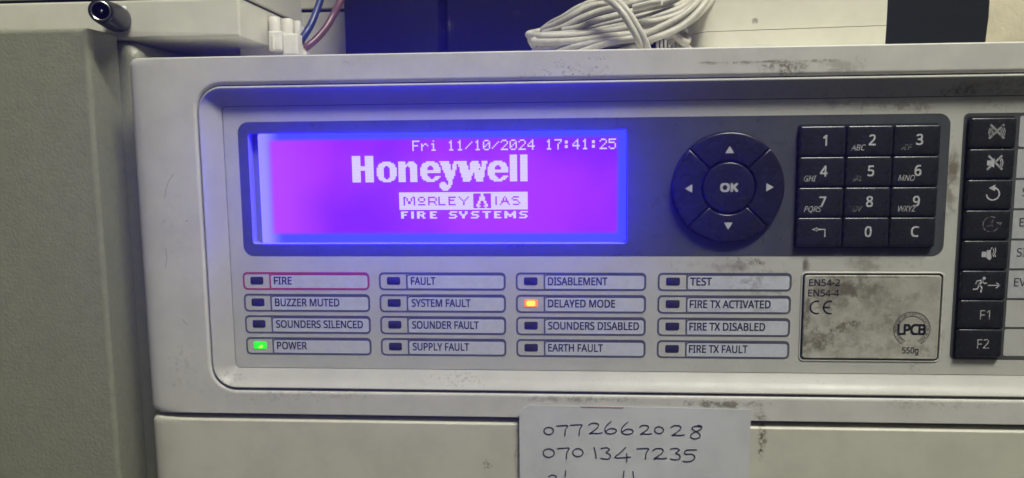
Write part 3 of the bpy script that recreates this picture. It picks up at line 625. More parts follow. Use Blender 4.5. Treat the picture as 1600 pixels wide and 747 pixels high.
def tube(name, pts, r, seg=10, sub=6, cap=True, flat=1.0):
    """smooth round cable through 3-D points (mm)"""
    P = [Vector(p) for p in pts]
    out = []
    for i in range(len(P) - 1):
        p0, p1, p2, p3 = P[max(i - 1, 0)], P[i], P[i + 1], P[min(i + 2, len(P) - 1)]
        for k in range(sub):
            t = k / sub
            out.append(0.5 * ((2 * p1) + (p2 - p0) * t + (2 * p0 - 5 * p1 + 4 * p2 - p3) * t * t + (3 * p1 - p0 - 3 * p2 + p3) * t ** 3))
    out.append(P[-1])
    verts, faces = [], []
    up = Vector((0.1, 0.2, 1)).normalized()
    for i, p in enumerate(out):
        d = (out[min(i + 1, len(out) - 1)] - out[max(i - 1, 0)]).normalized()
        up = (up - d * up.dot(d)).normalized()
        s = d.cross(up)
        for k in range(seg):
            a = 2 * math.pi * k / seg
            verts.append(tuple(p + (up * math.cos(a) + s * math.sin(a) * flat) * r))
    for i in range(len(out) - 1):
        for k in range(seg):
            k2 = (k + 1) % seg
            faces.append((i * seg + k, i * seg + k2, (i + 1) * seg + k2, (i + 1) * seg + k))
    if cap:
        faces.append(tuple(range(seg)))
        faces.append(tuple(range(len(verts) - seg, len(verts))))
    return mesh_of(name, verts, faces, 50)


def lathe(name, prof, axis_from, axis_to, seg=28):
    """prof: (distance along the axis, radius) in mm"""
    a = Vector(axis_from)
    d = (Vector(axis_to) - a).normalized()
    u = d.cross(Vector((0, 0, 1))).normalized()
    v = d.cross(u)
    verts, faces = [], []
    for t, r in prof:
        for k in range(seg):
            q = 2 * math.pi * k / seg
            verts.append(tuple(a + d * t + (u * math.cos(q) + v * math.sin(q)) * max(r, 0.001)))
    for i in range(len(prof) - 1):
        for k in range(seg):
            k2 = (k + 1) % seg
            faces.append((i * seg + k, i * seg + k2, (i + 1) * seg + k2, (i + 1) * seg + k))
    return mesh_of(name, verts, faces, 35)


def at(px, py, y):
    """a point seen in the photograph at (px, py), put y mm behind the printed face"""
    d = CR * ((px - 800) / 1180) - CU * ((py - 373.5) / 1180) + CF
    p = CAM + d * ((y + 270) / d.y)
    return (p.x, p.y, p.z)


# ================================================================== SETTING
wallm = box('wall', -560, 640, 150, 170, -380, 460, 1, 0.5)
link('wall', wallm, M['wall'], kind='structure')

# ================================================================== FIRE ALARM PANEL
XR = 262.0      # the panel runs on beyond the right of the photograph
panel = thing('fire_alarm_panel', 'cream fire alarm control panel with lit violet display, keypads and indicator lamps',
              'alarm panel', (55, 40, -215))
# --- front frame: outer shell with a rounded opening
loops = [(rr(-157, XR, -97.6, 33.9, 3.0, 8), 78)]
for dx, dz, y in ((0, 0, 4), (0.15, 0, -0.5), (0.9, 0.05, -2.2), (2.6, 0.12, -3.4), (5.5, 0.3, -4.3), (10, 0.5, -4.8), (15, 0.7, -5.0), (15.6, 0.78, -5.0)):
    loops.append((rr(-157 + dx, XR - dx, -97.6 + dz, 33.9 - dz, max(3.0 + dz, 0.5), 8), y))
OX0, OX1, OZ0, OZ1 = -131.0, 240.0, -87.9, 23.7
for ins, y in ((-1.6, -5.0), (-1.3, -5.0), (-0.75, -4.88), (-0.3, -4.5), (-0.08, -4.1), (0, -3.6), (0, -1.0)):
    loops.append((rr(OX0 + ins, OX1 - ins, OZ0 + ins, OZ1 - ins, 9.5 - ins, 8), y))
fr = link('front_frame', loft('front_frame', loops, cap_last=False, sharp=40), M['frame'], panel)
# fine scratches on the left of the frame
sc1 = strip('scratches', [[(-144.6, -16.5), (-144.0, -13.4), (-142.8, -10.4), (-140.8, -7.8)], [(-137.5, -25), (-136.2, -24.4)], [(-146, -42), (-145.2, -38), (-145.5, -35)],
                          [(-141, -61), (-139, -63.5)]], 0.13, -5.03)
link('scratches', sc1, M['groove'], panel)
# --- groove floor between frame and surround, then the sloping surround
g = ring2d(rr(OX0 - 0.2, OX1 + 0.2, OZ0 - 0.2, OZ1 + 0.2, 9.6, 8), rr(OX0 + 1.2, OX1 - 1.2, OZ0 + 1.2, OZ1 - 1.2, 8.4, 8), 'groove', -1.6)
link('frame_groove', g, M['groove'], panel)
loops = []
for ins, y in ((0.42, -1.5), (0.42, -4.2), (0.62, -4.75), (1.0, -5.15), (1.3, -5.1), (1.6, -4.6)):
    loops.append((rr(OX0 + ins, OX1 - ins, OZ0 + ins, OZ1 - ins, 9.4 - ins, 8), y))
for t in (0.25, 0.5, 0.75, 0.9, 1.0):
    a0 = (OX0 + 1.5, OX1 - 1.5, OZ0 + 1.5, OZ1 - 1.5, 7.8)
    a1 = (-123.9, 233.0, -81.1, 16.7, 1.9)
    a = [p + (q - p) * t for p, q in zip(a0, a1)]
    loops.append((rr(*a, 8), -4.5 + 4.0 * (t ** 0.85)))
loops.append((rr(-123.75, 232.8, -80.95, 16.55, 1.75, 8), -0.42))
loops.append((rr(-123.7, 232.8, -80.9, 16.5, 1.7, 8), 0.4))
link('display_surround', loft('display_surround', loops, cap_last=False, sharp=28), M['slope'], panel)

# --- printed membrane with the display opening and key openings left as one sheet around the display
WX0, WX1, WZ0, WZ1 = -114.7, 22.5, -33.9, 6.7


def holed(name, outer, hole, y):
    return ring2d(outer, hole, name, y)


link('membrane', holed('membrane', rr(-123.5, 232.6, -80.7, 16.3, 1.5, 8), rr(WX0 - 0.3, WX1 + 0.3, WZ0 - 0.3, WZ1 + 0.3, 1.2, 8), 0.0), M['memb'], panel)
link('membrane_edge', loft('membrane_edge', [(rr(-123.5, 232.6, -80.7, 16.3, 1.5, 8), 0.0), (rr(-123.5, 232.6, -80.7, 16.3, 1.5, 8), 0.6)], cap_last=False), M['groove'], panel)
bez = link('display_bezel', holed('display_bezel', rr(-118.3, 131.7, -38.4, 10.75, 4.0, 8), rr(WX0, WX1, WZ0, WZ1, 1.2, 8), -0.06), M['bezel'], panel)

# --- display: wall of the opening, dark metal frame, backlit glass, pixels
disp = link('display', loft('display', [(rr(WX0, WX1, WZ0, WZ1, 1.2, 8), -0.05), (rr(WX0 + .15, WX1 - .1, WZ0 + .1, WZ1 - .1, 1.1, 8), 0.3),
                                        (rr(WX0 + .2, WX1 - .1, WZ0 + .1, WZ1 - .1, 1.0, 8), 4.3)], cap_last=False), M['opening'], panel)
GY = 4.0
link('display_rim', ring2d(rr(WX0 - 0.4, WX1 + 0.6, WZ0 - 0.6, WZ1 + 0.6, .5, 6), rr(-112.6, 22.75, -34.25, 6.55, 0.9, 6), 'display_rim', GY), M['rim'], disp)
link('backlit_glass', polys('backlit_glass', [rr(-113.2, 23.0, -34.5, 6.8, .5, 6)], GY + 0.4), M['backlight'], disp)
PITCH = 0.5385
AX1, AZ1 = 19.25, 4.05
AX0, AZ0 = AX1 - 240 * PITCH, AZ1 - 64 * PITCH
field_emission(M['pixels_off'], AX0 + 1.0, AX1, AZ0, AZ1)
link('pixel_field', polys('pixel_field', [[(AX0 - 2, AZ0 - 1.6), (AX1 + 1.8, AZ0 - 1.6), (AX1 + 1.8, AZ1 + 1.2), (AX0 - 2, AZ1 + 1.2)]], GY + 0.30), M['pixels_off'], disp)

FONT = {
 'F': 'XXXXX X.... X.... XXXX. X.... X.... X....', 'r': '..... ..... X.XX. XX..X X.... X.... X....',
 'i': '..X.. ..... .XX.. ..X.. ..X.. ..X.. .XXX.', '1': '..X.. .XX.. ..X.. ..X.. ..X.. ..X.. .XXX.',
 '0': '.XXX. X...X X..XX X.X.X XX..X X...X .XXX.', '/': '..... ....X ...X. ..X.. .X... X.... .....',
 '2': '.XXX. X...X ....X ...X. ..X.. .X... XXXXX', '4': '...X. ..XX. .X.X. X..X. XXXXX ...X. ...X.',
 '7': 'XXXXX ....X ...X. ..X.. ..X.. ..X.. ..X..', ':': '..... .XX.. .XX.. ..... .XX.. .XX.. .....',
 '5': 'XXXXX X.... XXXX. ....X ....X X...X .XXX.', ' ': '..... ..... ..... ..... ..... ..... .....'}
grid = [[0] * 240 for _ in range(64)]


def put(rows, col, row, v=1):
    for j, s in enumerate(rows):
        for i, ch in enumerate(s):
            if ch == 'X':
                grid[row + j][col + i] = v


txt = 'Fri 11/10/2024 17:41:25'
for k, ch in enumerate(txt):
    put(FONT[ch].split(), 240 - 6 * len(txt) + 6 * k + 1 if False else 240 - 6 * len(txt) + 6 * k, 1)
HC, HR = 60, 11
put(['XXXXXX...XXXXXX'] * 7 + ['X' * 15] * 3 + ['XXXXXX...XXXXXX'] * 8, HC, HR)
put('''....XXXXXX....
..XXXXXXXXXX..
.XXXXXXXXXXXX.
.XXXXX..XXXXX.
XXXXX....XXXXX
XXXXX....XXXXX
XXXXX....XXXXX
XXXXX....XXXXX
XXXXX....XXXXX
XXXXX....XXXXX
.XXXX....XXXX.
.XXXXX..XXXXX.
..XXXXXXXXXX..
....XXXXXX....'''.split(), HC + 17, HR + 4)
put(['XXXXX..XXXX..', 'XXXXX.XXXXXX.', 'XXXXXXXXXXXXX', 'XXXXXX.XXXXXX'] + ['XXXXX...XXXXX'] * 10, HC + 32, HR + 4)
EE = '''....XXXXXX....
..XXXXXXXXXX..
.XXXXXXXXXXXX.
.XXXXX..XXXXX.
XXXXX....XXXXX
XXXXX....XXXXX
XXXXXXXXXXXXXX
XXXXXXXXXXXXXX
XXXXX.........
XXXXX.........
.XXXXX....XXXX
.XXXXXX..XXXX.
..XXXXXXXXXX..
....XXXXXX....'''.split()
put(EE, HC + 47, HR + 4)
put(EE, HC + 93, HR + 4)
YW = [[(0, 6), (10, 18), (22, 26), (29, 32)], [(1, 6), (10, 18), (21, 26), (29, 32)], [(1, 7), (9, 11), (13, 18), (21, 27), (29, 31)],
      [(2, 7), (9, 11), (13, 19), (21, 27), (29, 31)], [(2, 7), (9, 11), (14, 19), (21, 27), (28, 31)], [(2, 7), (9, 11), (14, 19), (21, 26), (28, 31)],
      [(3, 10), (14, 30)], [(3, 10), (14, 30)], [(4, 10), (15, 22), (24, 30)], [(4, 10), (15, 22), (24, 30)], [(4, 9), (15, 21), (24, 30)],
      [(5, 9), (16, 21), (24, 29)], [(5, 8), (16, 21), (25, 29)], [(6, 8), (16, 20), (25, 29)], [(1, 3), (6, 8)], [(0, 4), (6, 8)],
      [(0, 4), (5, 7)], [(0, 7)], [(1, 6)], [(2, 5)]]
for j, runs in enumerate(YW):
    for a, b in runs:
        for i in range(a, b + 1):
            grid[HR + 4 + j][HC + 60 + i] = 1
# clear one column between the first e and the y
for j in range(14):
    if j < 6:
        grid[HR + 4 + j][HC + 60 + YW[j][0][0] - 1] = 0
for c in (108, 115):
    put(['XXXXX'] * 18, HC + c, HR)
BC, BR = HC + 32, HR + 25
put(['X' * 88] * 12, BC, BR)
for rows, c in (('XX....XX X.X..X.X X.X..X.X X..XX..X X..XX..X X......X', 3), ('.XXX. X...X X...X .XXX. ..... XXXXX', 13),
                ('XXXXX. X....X X....X XXXXX. X...X. X....X', 20), ('X.... X.... X.... X.... X.... XXXXX', 27),
                ('XXXXX X.... XXXX. X.... X.... XXXXX', 34), ('X.....X .X...X. ..X.X.. ...X... ...X... ...X...', 41),
                ('X X X X X X', 66), ('...X... ..X.X.. ..X.X.. .XXXXX. .X...X. X.....X', 69), ('.XXXX. X..... .XXX.. ....X. .....X .XXXX.', 77)):
    put(rows.split(), BC + c, BR + 3, 0)
put('''XXXXX..XXXXX
XXXXX..XXXXX
XXXX....XXXX
XXXX....XXXX
XXXX....XXXX
XXX..XX..XXX
XXX..XX..XXX
XX..XXXX..XX
XX...XX...XX
XXX.XXXX.XXX'''.replace('X', '#').replace('.', '.').replace('#', 'X').split(), BC + 51, BR + 1, 0)
for rows, c in (('XXXXX XX... XXXX. XX... XX...', 1), ('XX XX XX XX XX', 8), ('XXXXX. XX..XX XXXXX. XX.XX. XX..XX', 12), ('XXXXX XX... XXXX. XX... XXXXX', 21),
                ('.XXXXX XX.... .XXXX. ....XX XXXXX.', 34), ('XX..XX XX..XX .XXXX. ..XX.. ..XX..', 41), ('.XXXXX XX.... .XXXX. ....XX XXXXX.', 49),
                ('XXXXXX ..XX.. ..XX.. ..XX.. ..XX..', 57), ('XXXXX XX... XXXX. XX... XXXXX', 65), ('XX....XX XXX..XXX XXXXXXXX XX.XX.XX XX....XX', 72), ('.XXXXX XX.... .XXXX. ....XX XXXXX.', 82)):
    put(rows.split(), BC + c, BR + 13)


def pixel_mesh(name, r0, r1):
    pl = []
    for j in range(r0, r1):
        i = 0
        while i < 240:
            if grid[j][i]:
                k = i
                while k < 240 and grid[j][k]:
                    k += 1
                e = 0.02
                pl.append([(AX0 + i * PITCH + e, AZ1 - (j + 1) * PITCH + e), (AX0 + k * PITCH - e, AZ1 - (j + 1) * PITCH + e),
                           (AX0 + k * PITCH - e, AZ1 - j * PITCH - e), (AX0 + i * PITCH + e, AZ1 - j * PITCH - e)])
                i = k
            else:
                i += 1
    return polys(name, pl, GY + 0.24)


link('date_and_time', pixel_mesh('date_and_time', 0, 9), M['pixels_on'], disp)
link('maker_name', pixel_mesh('maker_name', 9, 35), M['pixels_on'], disp)
link('brand_banner', pixel_mesh('brand_banner', 35, 64), M['pixels_on'], disp)


# --- keys
def key_mesh(name, w, h, ht=1.9, r=0.7, dish=0.0):
    L = []
    for ins, y in ((0, 0.0), (0.02, -ht + 0.62), (0.10, -ht + 0.34), (0.30, -ht + 0.11), (0.62, -ht), (1.4, -ht - 0.10 + dish), (3.0, -ht - 0.16 + dish)):
        L.append((rr(-w / 2 + ins, w / 2 - ins, -h / 2 + ins, h / 2 - ins, max(r - ins * 0.3, 0.25), 4), y))
    return loft(name, L, sharp=50)


link('keypad_well', polys('keypad_well', [rr(80.6, 128.0, -35.5, 7.5, 1.0, 5)], -0.12), M['well'], panel)
nk = key_mesh('number_key', 15.5, 10.36)
KT = -1.9 - 0.16 - 0.05
colx = [88.75, 104.5, 120.1]
rowz = [1.75, -8.75, -19.3, -29.75]
legends = [['1', '2', '3'], ['4', '5', '6'], ['7', '8', '9'], ['<', '0', 'C']]
letters = {'2': ('ABC', -4.2, 'letters'), '3': ('DEF', -4.2, 'faded'), '4': ('GHI', -4.2, 'letters'), '5': ('JKL', -4.2, 'faded'),
           '6': ('MNO', -3.3, 'letters'), '7': ('PQRS', -3.6, 'letters'), '8': ('TUV', -4.2, 'faded'), '9': ('WXYZ', -3.3, 'letters')}
lab3 = {'1': None, '3': 'black number key with letters partly rubbed off', '5': 'black number key with its letters rubbed off'}
for r_, row in enumerate(legends):
    for c_, s in enumerate(row):
        cx, cz = colx[c_], rowz[r_]
        k = link('number_key' if s.isdigit() else 'keypad_key', nk, M['key'], panel, (cx, -0.14, cz))
        if s == '<':
            me = join('arrow', [strip('arrow', [[(-1.3, 0.75), (2.0, 0.75), (2.0, -1.7)]], 0.5, 0),
                                polys('head', [[(-2.6, 0.75), (-0.6, 1.5), (-0.6, 0.0)]], 0)])
            link('legend', me, M['legend'], k, (cx - 0.2, -0.14 + KT, cz + 0.3))
        else:
            me = text_mesh(s, 0, None, -1.75, 3.5, 0, bold=0.2, align='C')
            link('legend', me, M['legend'], k, (cx + 0.65, -0.14 + KT, cz + 0.25))
        if s in letters:
            t, dx, mt = letters[s]
            me = text_mesh(t, 0, None, -1.0, 1.95, 0, shear=0.25, align='C', cond=0.84, bold=0.06)
            link('letters', me, M[mt], k, (cx + dx + 0.3 + (0.7 if len(t) == 4 else 0), -0.14 + KT, cz - 2.25))

# --- round navigation pad
DX, DZ = 57.3, -14.0
link('navigation_well', polys('navigation_well', [[(DX + 19.6 * math.cos(2 * math.pi * i / 72), DZ + 19.6 * math.sin(2 * math.pi * i / 72)) for i in range(72)]], -0.12), M['well'], panel)


def sector(i, mid):
    r1, r2, gp = 9.35 + i, 19.25 - i, 0.15 + i
    pts = []
    for r, sgn in ((r2, 1), (r1, -1)):
        off = math.asin(gp / r)
        a0, a1 = mid - math.pi / 4 + off, mid + math.pi / 4 - off
        n = 18
        for k in range(n + 1):
            a = a0 + (a1 - a0) * (k / n if sgn == 1 else 1 - k / n)
            pts.append((r * math.cos(a), r * math.sin(a)))
    return pts


arrow = {'up': (0, 12.8, 90), 'left': (-13.4, -0.2, 180), 'down': (0.1, -13.0, 270), 'right': (13.6, 0.1, 0)}
for nm, mid in (('up', 90), ('left', 180), ('down', 270), ('right', 0)):
    L = [(sector(ins, math.radians(mid)), y) for ins, y in ((0, 0), (0.02, -1.6), (0.10, -1.88), (0.30, -2.1), (0.62, -2.2), (1.4, -2.28), (2.6, -2.32))]
    k = link('navigation_key', loft('navigation_key', L, sharp=50), M['navkey'], panel, (DX, -0.14, DZ))
    ax, az, an = arrow[nm]
    a = math.radians(an)
    tri = [(1.7 * math.cos(a + q * 2.0944), 1.7 * math.sin(a + q * 2.0944)) for q in range(3)]
    link('arrow', polys('arrow', [tri], 0), M['legend'], k, (DX + ax, -0.14 - 2.38, DZ + az))
circ = lambda r: [(r * math.cos(2 * math.pi * i / 64), r * math.sin(2 * math.pi * i / 64)) for i in range(64)]
k = link('confirm_key', loft('confirm_key', [(circ(8.95), 0), (circ(8.93), -1.9), (circ(8.8), -2.3), (circ(8.5), -2.5), (circ(7.8), -2.58), (circ(5), -2.64)], sharp=50), M['navkey'], panel, (DX, -0.14, DZ))
link('legend', text_mesh('OK', -2.95, 2.95, -1.45, 2.7, 0, bold=0.42), M['legend'], k, (DX + 0.1, -0.14 - 2.72, DZ + 0.2))

# --- function keys with their plate and the card column
link('function_plate', polys('function_plate', [rr(135.9, 224.0, -75.2, 10.7, 1.8, 8)], -0.05), M['plate'], panel)
link('function_well', polys('function_well', [rr(136.9, 152.8, -74.6, 9.6, 0.8, 5)], -0.10), M['well'], panel)
fk = key_mesh('function_key', 15.2, 10.15, ht=1.8)
rows8 = [9.2, -1.2, -11.7, -22.1, -32.55, -43.0, -53.45, -63.75, -74.1]


def arc(r, a0, a1, n=14, cx=0, cz=0):
    return [(cx + r * math.cos(math.radians(a0 + (a1 - a0) * i / n)), cz + r * math.sin(math.radians(a0 + (a1 - a0) * i / n))) for i in range(n + 1)]


cross = [[(-2.3, 2.3), (2.3, -2.3)], [(-2.3, -2.3), (2.3, 2.3)], [(-2.0, 2.55), (2.55, -2.0)], [(-2.55, -2.0), (2.0, 2.55)]]


def icon(n):
    if n == 0:
        return [strip('i', cross + [arc(1.4, 150, 210), arc(2.0, 145, 215), arc(2.6, 150, 210), arc(1.4, -30, 30), arc(2.0, -35, 35), arc(2.6, -30, 30)], 0.26, 0)]
    if n == 1:
        return [strip('i', cross + [arc(1.7, -50, 50, cx=0.3), arc(2.3, -50, 50, cx=.3)], 0.28, 0),
                polys('b', [[(-2.6, -0.8), (-1.3, -0.8), (-1.3, 0.9), (-2.6, 0.9)], [(-1.25, -0.9), (-0.2, -1.6), (-0.2, 1.7), (-1.25, 1.0)]], -0.02)]
    if n == 2:
        return [strip('i', [arc(2.1, 190, 455)], 0.5, 0), polys('b', [[(-1.5, 2.0), (0.6, 3.2), (0.6, 0.9)]], -0.02)]
    if n == 3:
        return [strip('i', [arc(2.6, 115, 335, 20), arc(2.6, 35, 95)], 0.36, 0), polys('b', [[(1.7, 0.7), (3.6, 0.7), (2.8, -0.8)]], -0.02),
                strip('i', [[(0, 1.8), (0, -0.6), (-1.8, -0.6)], [(0.55, 1.8), (0.55, -0.9)]], 0.22, 0)]
    if n == 4:
        return [polys('b', [[(-2.4, -0.9), (-0.9, -0.9), (-0.9, 1.0), (-2.4, 1.0)], [(-0.8, -1.2), (0.4, -2.0), (0.9, -1.2), (0.5, 1.6), (-0.8, 1.4)]], 0),
                strip('i', [[(1.3, 1.9), (1.6, 1.0), (1.2, 0.2), (1.6, -0.8)], [(1.9, 2.3), (2.2, 1.2), (1.8, 0.2), (2.2, -0.7)], [(0.9, 2.4), (0.6, 1.9)]], 0.3, -0.02)]
    if n == 5:
        return [strip('i', [([(-1.6, 1.3), (-2.6, -0.1)], .75), ([(-1.9, 1.5), (-3.4, 1.2), (-3.7, 0.3)], .4), ([(-1.7, 1.3), (-0.9, 0.3), (-0.2, 0.5)], .4),
                            ([(-2.6, -0.1), (-1.6, -1.1), (-1.9, -2.6)], .5), ([(-2.7, -0.2), (-3.1, -1.6), (-4.4, -1.7)], .5)], 0.4, 0),
                polys('h', [arc(0.55, 0, 330, 10, -1.1, 2.2)], -0.02), strip('a', [[(0.4, -0.3), (4.2, -0.3)], [(3.1, 0.6), (4.3, -0.3), (3.1, -1.2)]], 0.36, 0)]


for i in range(8):
    zt, zb = rows8[i], rows8[i + 1]
    cz = (zt + zb) / 2
    k = link('function_key', fk, M['key'], panel, (144.95, -0.14, cz))
    dy = -0.14 - 1.8 - 0.16 - 0.05
    if i < 6:
        link('symbol', join('symbol', icon(i)), M['faded'] if i == 3 else M['letters'] if i == 0 else M['legend'], k, (145.9, dy, cz + 0.25))
    else:
        link('legend', text_mesh('F%d' % (i - 5), 0, None, -1.8, 3.3, 0, align='C'), M['letters'], k, (145.9, dy, cz + 0.1))
    card = link('card_slot', polys('card_slot', [rr(154.3 - 0.05 * i, 222, zb + 0.35, zt + (0.4 if i == 0 else -0.4), 0.7 if i in (0, 7) else 0.12, 4)], -0.12),
                M['card'] if i < 6 else M['ledcell'], panel)
    t = {2: 'S', 3: 'E', 4: 'SI', 5: 'EV'}.get(i)
    if t:
        link('legend', text_mesh(t, 156.6 - 0.2 * (i - 2), None, cz - 0.7, 2.9, -0.17), M['ink'], card)

# --- sixteen indicators
names = [['FIRE', 'BUZZER MUTED', 'SOUNDERS SILENCED', 'POWER'], ['FAULT', 'SYSTEM FAULT', 'SOUNDER FAULT', 'SUPPLY FAULT'],
         ['DISABLEMENT', 'DELAYED MODE', 'SOUNDERS DISABLED', 'EARTH FAULT'], ['TEST', 'FIRE TX ACTIVATED', 'FIRE TX DISABLED', 'FIRE TX FAULT']]
ends = [[-100.7, -83.0, -74.4, -96.0], [-46.9, -34.1, -31.2, -34.9], [15.6, 18.4, 27.0, 14.1], [52.6, 73.4, 71.7, 65.8]]
starts = [-107.3, -55.85, -5.7, 45.1]
cx0 = [-119.2, -67.8, -17.4, 33.6]
cx1 = [-71.4, -21.1, 29.5, 80.5]
zt4 = [-44.35, -52.5, -60.65, -69.0]
zb4 = [-50.95, -59.2, -67.5, -75.6]
for c in range(4):
    for r in range(4):
        x0, x1, z1, z0 = cx0[c], cx1[c], zt4[r], zb4[r]
        red = (c == 0 and r == 0)
        lm = M['redline'] if red else M['line']
        dv = x0 + 10.35
        # raised printed rim round the lamp cell and the label pocket
        ri = link('indicator', ring2d(rr(x0, x1, z0, z1, 1.7, 6), rr(x0 + .62, x1 - .62, z0 + .55, z1 - (.62), 1.2, 6), 'indicator', -0.10), lm, panel,
                  label='red outlined indicator' if red else None)
        link('divider', polys('divider', [[(dv - .28, z0 + .4), (dv + .28, z0 + .4), (dv + .28, z1 - .4), (dv - .28, z1 - .4)]], -0.08), lm, ri)
        pk = rr(dv + .28, x1 - .75, z0 + .65, z1 - 1.15, .9, 6)
        link('label_strip', polys('label_strip', [pk], -0.06), M['label'], ri)
        link('pocket_rim_shade', ring2d(rr(dv + .28, x1 - .5, z0 + .5, z1 - .5, 1.0, 6), pk, 'pocket_rim_shade', -0.05), lm, ri)  # pocket outline; its thick dark top is the recess shadow put into colour
        lit = (c, r) == (0, 3) or (c, r) == (2, 1)
        lx, lz = dv - 4.95 + (0.0 if c else -0.1), (z0 + z1) / 2 + (0.15 if r < 3 else .1)
        lens = loft('lamp', [(rr(-2.45, 2.45, -1.4, 1.4, 0.55, 4), 0), (rr(-2.4, 2.4, -1.35, 1.35, 0.5, 4), -0.12), (rr(-2.1, 2.1, -1.05, 1.05, 0.4, 4), -0.22)])
        lampm = M['ledoff'] if not lit else (M['green'] if c == 0 else M['amber'])
        link('lamp', lens, lampm, ri, (lx, -0.03, lz), label=('lit green lamp' if c == 0 else 'lit amber lamp') if lit else None)
        if lit:
            hot = [[(-0.9, -1.0), (1.0, -0.9), (1.3, 0.1), (0.2, 0.25)]] if c == 0 else [rr(-1.6, 1.6, -0.95, 1.0, 0.7, 5)]
            link('lamp_glow', polys('lamp_glow', hot, 0), M['greenhot'] if c == 0 else M['amberhot'], ri, (lx, -0.29, lz))
        tz = (z0 + z1) / 2 - 1.25
        link('legend', text_mesh(names[c][r], starts[c], ends[c][r], tz, 2.75, -0.11, bold=0.13), M['ink'], ri)

# --- certificate window
CX0, CX1, CZ0, CZ1 = 84.1, 132.2, -75.9, -44.4
ce = link('certificate_window', loft('certificate_window', [(rr(CX0 - .5, CX1 + .5, CZ0 - .5, CZ1 + .5, 1.9, 8), -0.02), (rr(CX0 - .25, CX1 + .25, CZ0 - .25, CZ1 + .25, 1.7, 8), -0.30),
                                                            (rr(CX0, CX1, CZ0, CZ1, 1.5, 8), -0.32), (rr(CX0 + .15, CX1 - .15, CZ0 + .15, CZ1 - .15, 1.4, 8), -0.06)], cap_last=False), M['memb'], panel)
link('window_groove', ring2d(rr(CX0 + .1, CX1 - .1, CZ0 + .1, CZ1 - .1, 1.4, 8), rr(CX0 + .8, CX1 - .8, CZ0 + .75, CZ1 - .75, 1.0, 8), 'window_groove', -0.05), M['well'], ce)
link('clear_insert', loft('clear_insert', [(rr(CX0 + .75, CX1 - .75, CZ0 + .7, CZ1 - .7, 1.0, 8), -0.04), (rr(CX0 + .8, CX1 - .8, CZ0 + .75, CZ1 - .75, 1.0, 8), -0.55),
                                          (rr(CX0 + 1.1, CX1 - 1.1, CZ0 + 1.05, CZ1 - 1.05, .8, 8), -0.72), (rr(CX0 + 1.7, CX1 - 1.7, CZ0 + 1.6, CZ1 - 1.6, .6, 8), -0.66)]), M['cert'], ce)
CY = -0.70
link('standard_number', text_mesh('EN54-2', 86.4, 96.9, -48.9, 2.35, CY, bold=0.1), M['ink'], ce)
link('standard_number', text_mesh('EN54-4', 86.2, 96.8, -52.6, 2.35, CY, bold=0.1), M['ink'], ce)
link('conformity_mark', strip('conformity_mark', [arc(2.25, 75, 285, 16, 89.3, -56.6), arc(2.25, 80, 280, 16, 93.9, -56.6), [(91.7, -56.6), (93.6, -56.6)]], 0.55, CY), M['ink'], ce)
LX, LZ = 122.25, -64.3
seal = [strip('s', [arc(6.2, -58, 238, 60, LX, LZ), arc(4.65, -62, 242, 60, LX, LZ)], 0.20, CY),
        strip('s', [[(LX + 6.2 * math.cos(math.radians(a)), LZ + 6.2 * math.sin(math.radians(a))), (LX + 4.65 * math.cos(math.radians(b)), LZ + 4.65 * math.sin(math.radians(b)))] for a, b in ((-58, -62), (238, 242))], 0.14, CY)]
s_ = 'LOSS PREVENTION CERTIFICATION BOARD'
for i, ch in enumerate(s_):
    if ch == ' ':
        continue
    a = math.radians(232 - (232 + 52) * i / (len(s_) - 1))
    me = text_mesh(ch, 0, None, -0.5, 1.0, 0, align='C')
    rot = Matrix.Rotation(-(a - math.pi / 2), 4, 'Y')
    me.transform(rot)
    me.transform(Matrix.Translation(Vector(((LX + 5.42 * math.cos(a)) * MM, CY * MM, (LZ + 5.42 * math.sin(a)) * MM))))
    seal.append(me)
link('seal_ring', join('seal_ring', seal), M['ink'], ce)
link('seal_letters', text_mesh('LPCB', LX - 4.75, LX + 4.65, LZ - 1.85, 3.6, CY - 0.03, bold=0.30, space=0.90), M['ink'], ce)
link('seal_number', text_mesh('550g', 119.3, 124.9, -73.0, 2.15, CY, bold=0.1), M['ink'], ce)

# --- lower door below the seam, and the dark back box behind the seam
loops = [(rr(-157, XR, -215, -99.0, 2.2, 8), 78)]
for dx, dz, y in ((0, 0, 4), (0.15, 0.02, -0.5), (0.9, 0.08, -2.2), (2.6, 0.25, -3.4), (5.5, 0.55, -4.3), (10, 0.75, -4.8), (15, 1.0, -5.0), (15.6, 1.1, -5.0)):
    loops.append((rr(-157 + dx, XR - dx, -215 + dz, -99.0 - dz, 2.6, 8), y))
link('lower_door', loft('lower_door', loops, cap_first=False, sharp=60), M['door'], panel)
link('back_box', box('back_box', -155, XR - 1.5, 6, 82, -213, 32.8, 1.5, 0.5), M['groove'], panel)

# ================================================================== NOTE TAPED TO THE DOOR
note = thing('paper_note', 'grey paper note with two handwritten phone numbers stuck below the panel display', 'note', (25, -5.2, -150))
nv, nf = [], []
NX, NZ = 24, 12
x0, x1, z1, z0 = -16.2, 66.3, -91.9, -150.0
rc = 2.4
for j in range(NZ + 1):
    for i in range(NX + 1):
        u, v = i / NX, j / NZ
        x = x0 + (x1 - x0) * u
        z = z1 + (z0 - z1) * v - 0.75 * u
        if x < x0 + rc and v == 0:
            z -= rc - math.sqrt(max(rc * rc - (x0 + rc - x) ** 2, 0))
        y = -5.45 - 0.8 * math.exp(-((u * 3.6) ** 2)) - 0.35 * v * (1 + math.sin(u * 5)) - 0.12 * math.sin(u * 9 + v * 5)
        nv.append((x, y, z))
for j in range(NZ):
    for i in range(NX):
        a = j * (NX + 1) + i
        nf.append((a, a + 1, a + NX + 2, a + NX + 1))
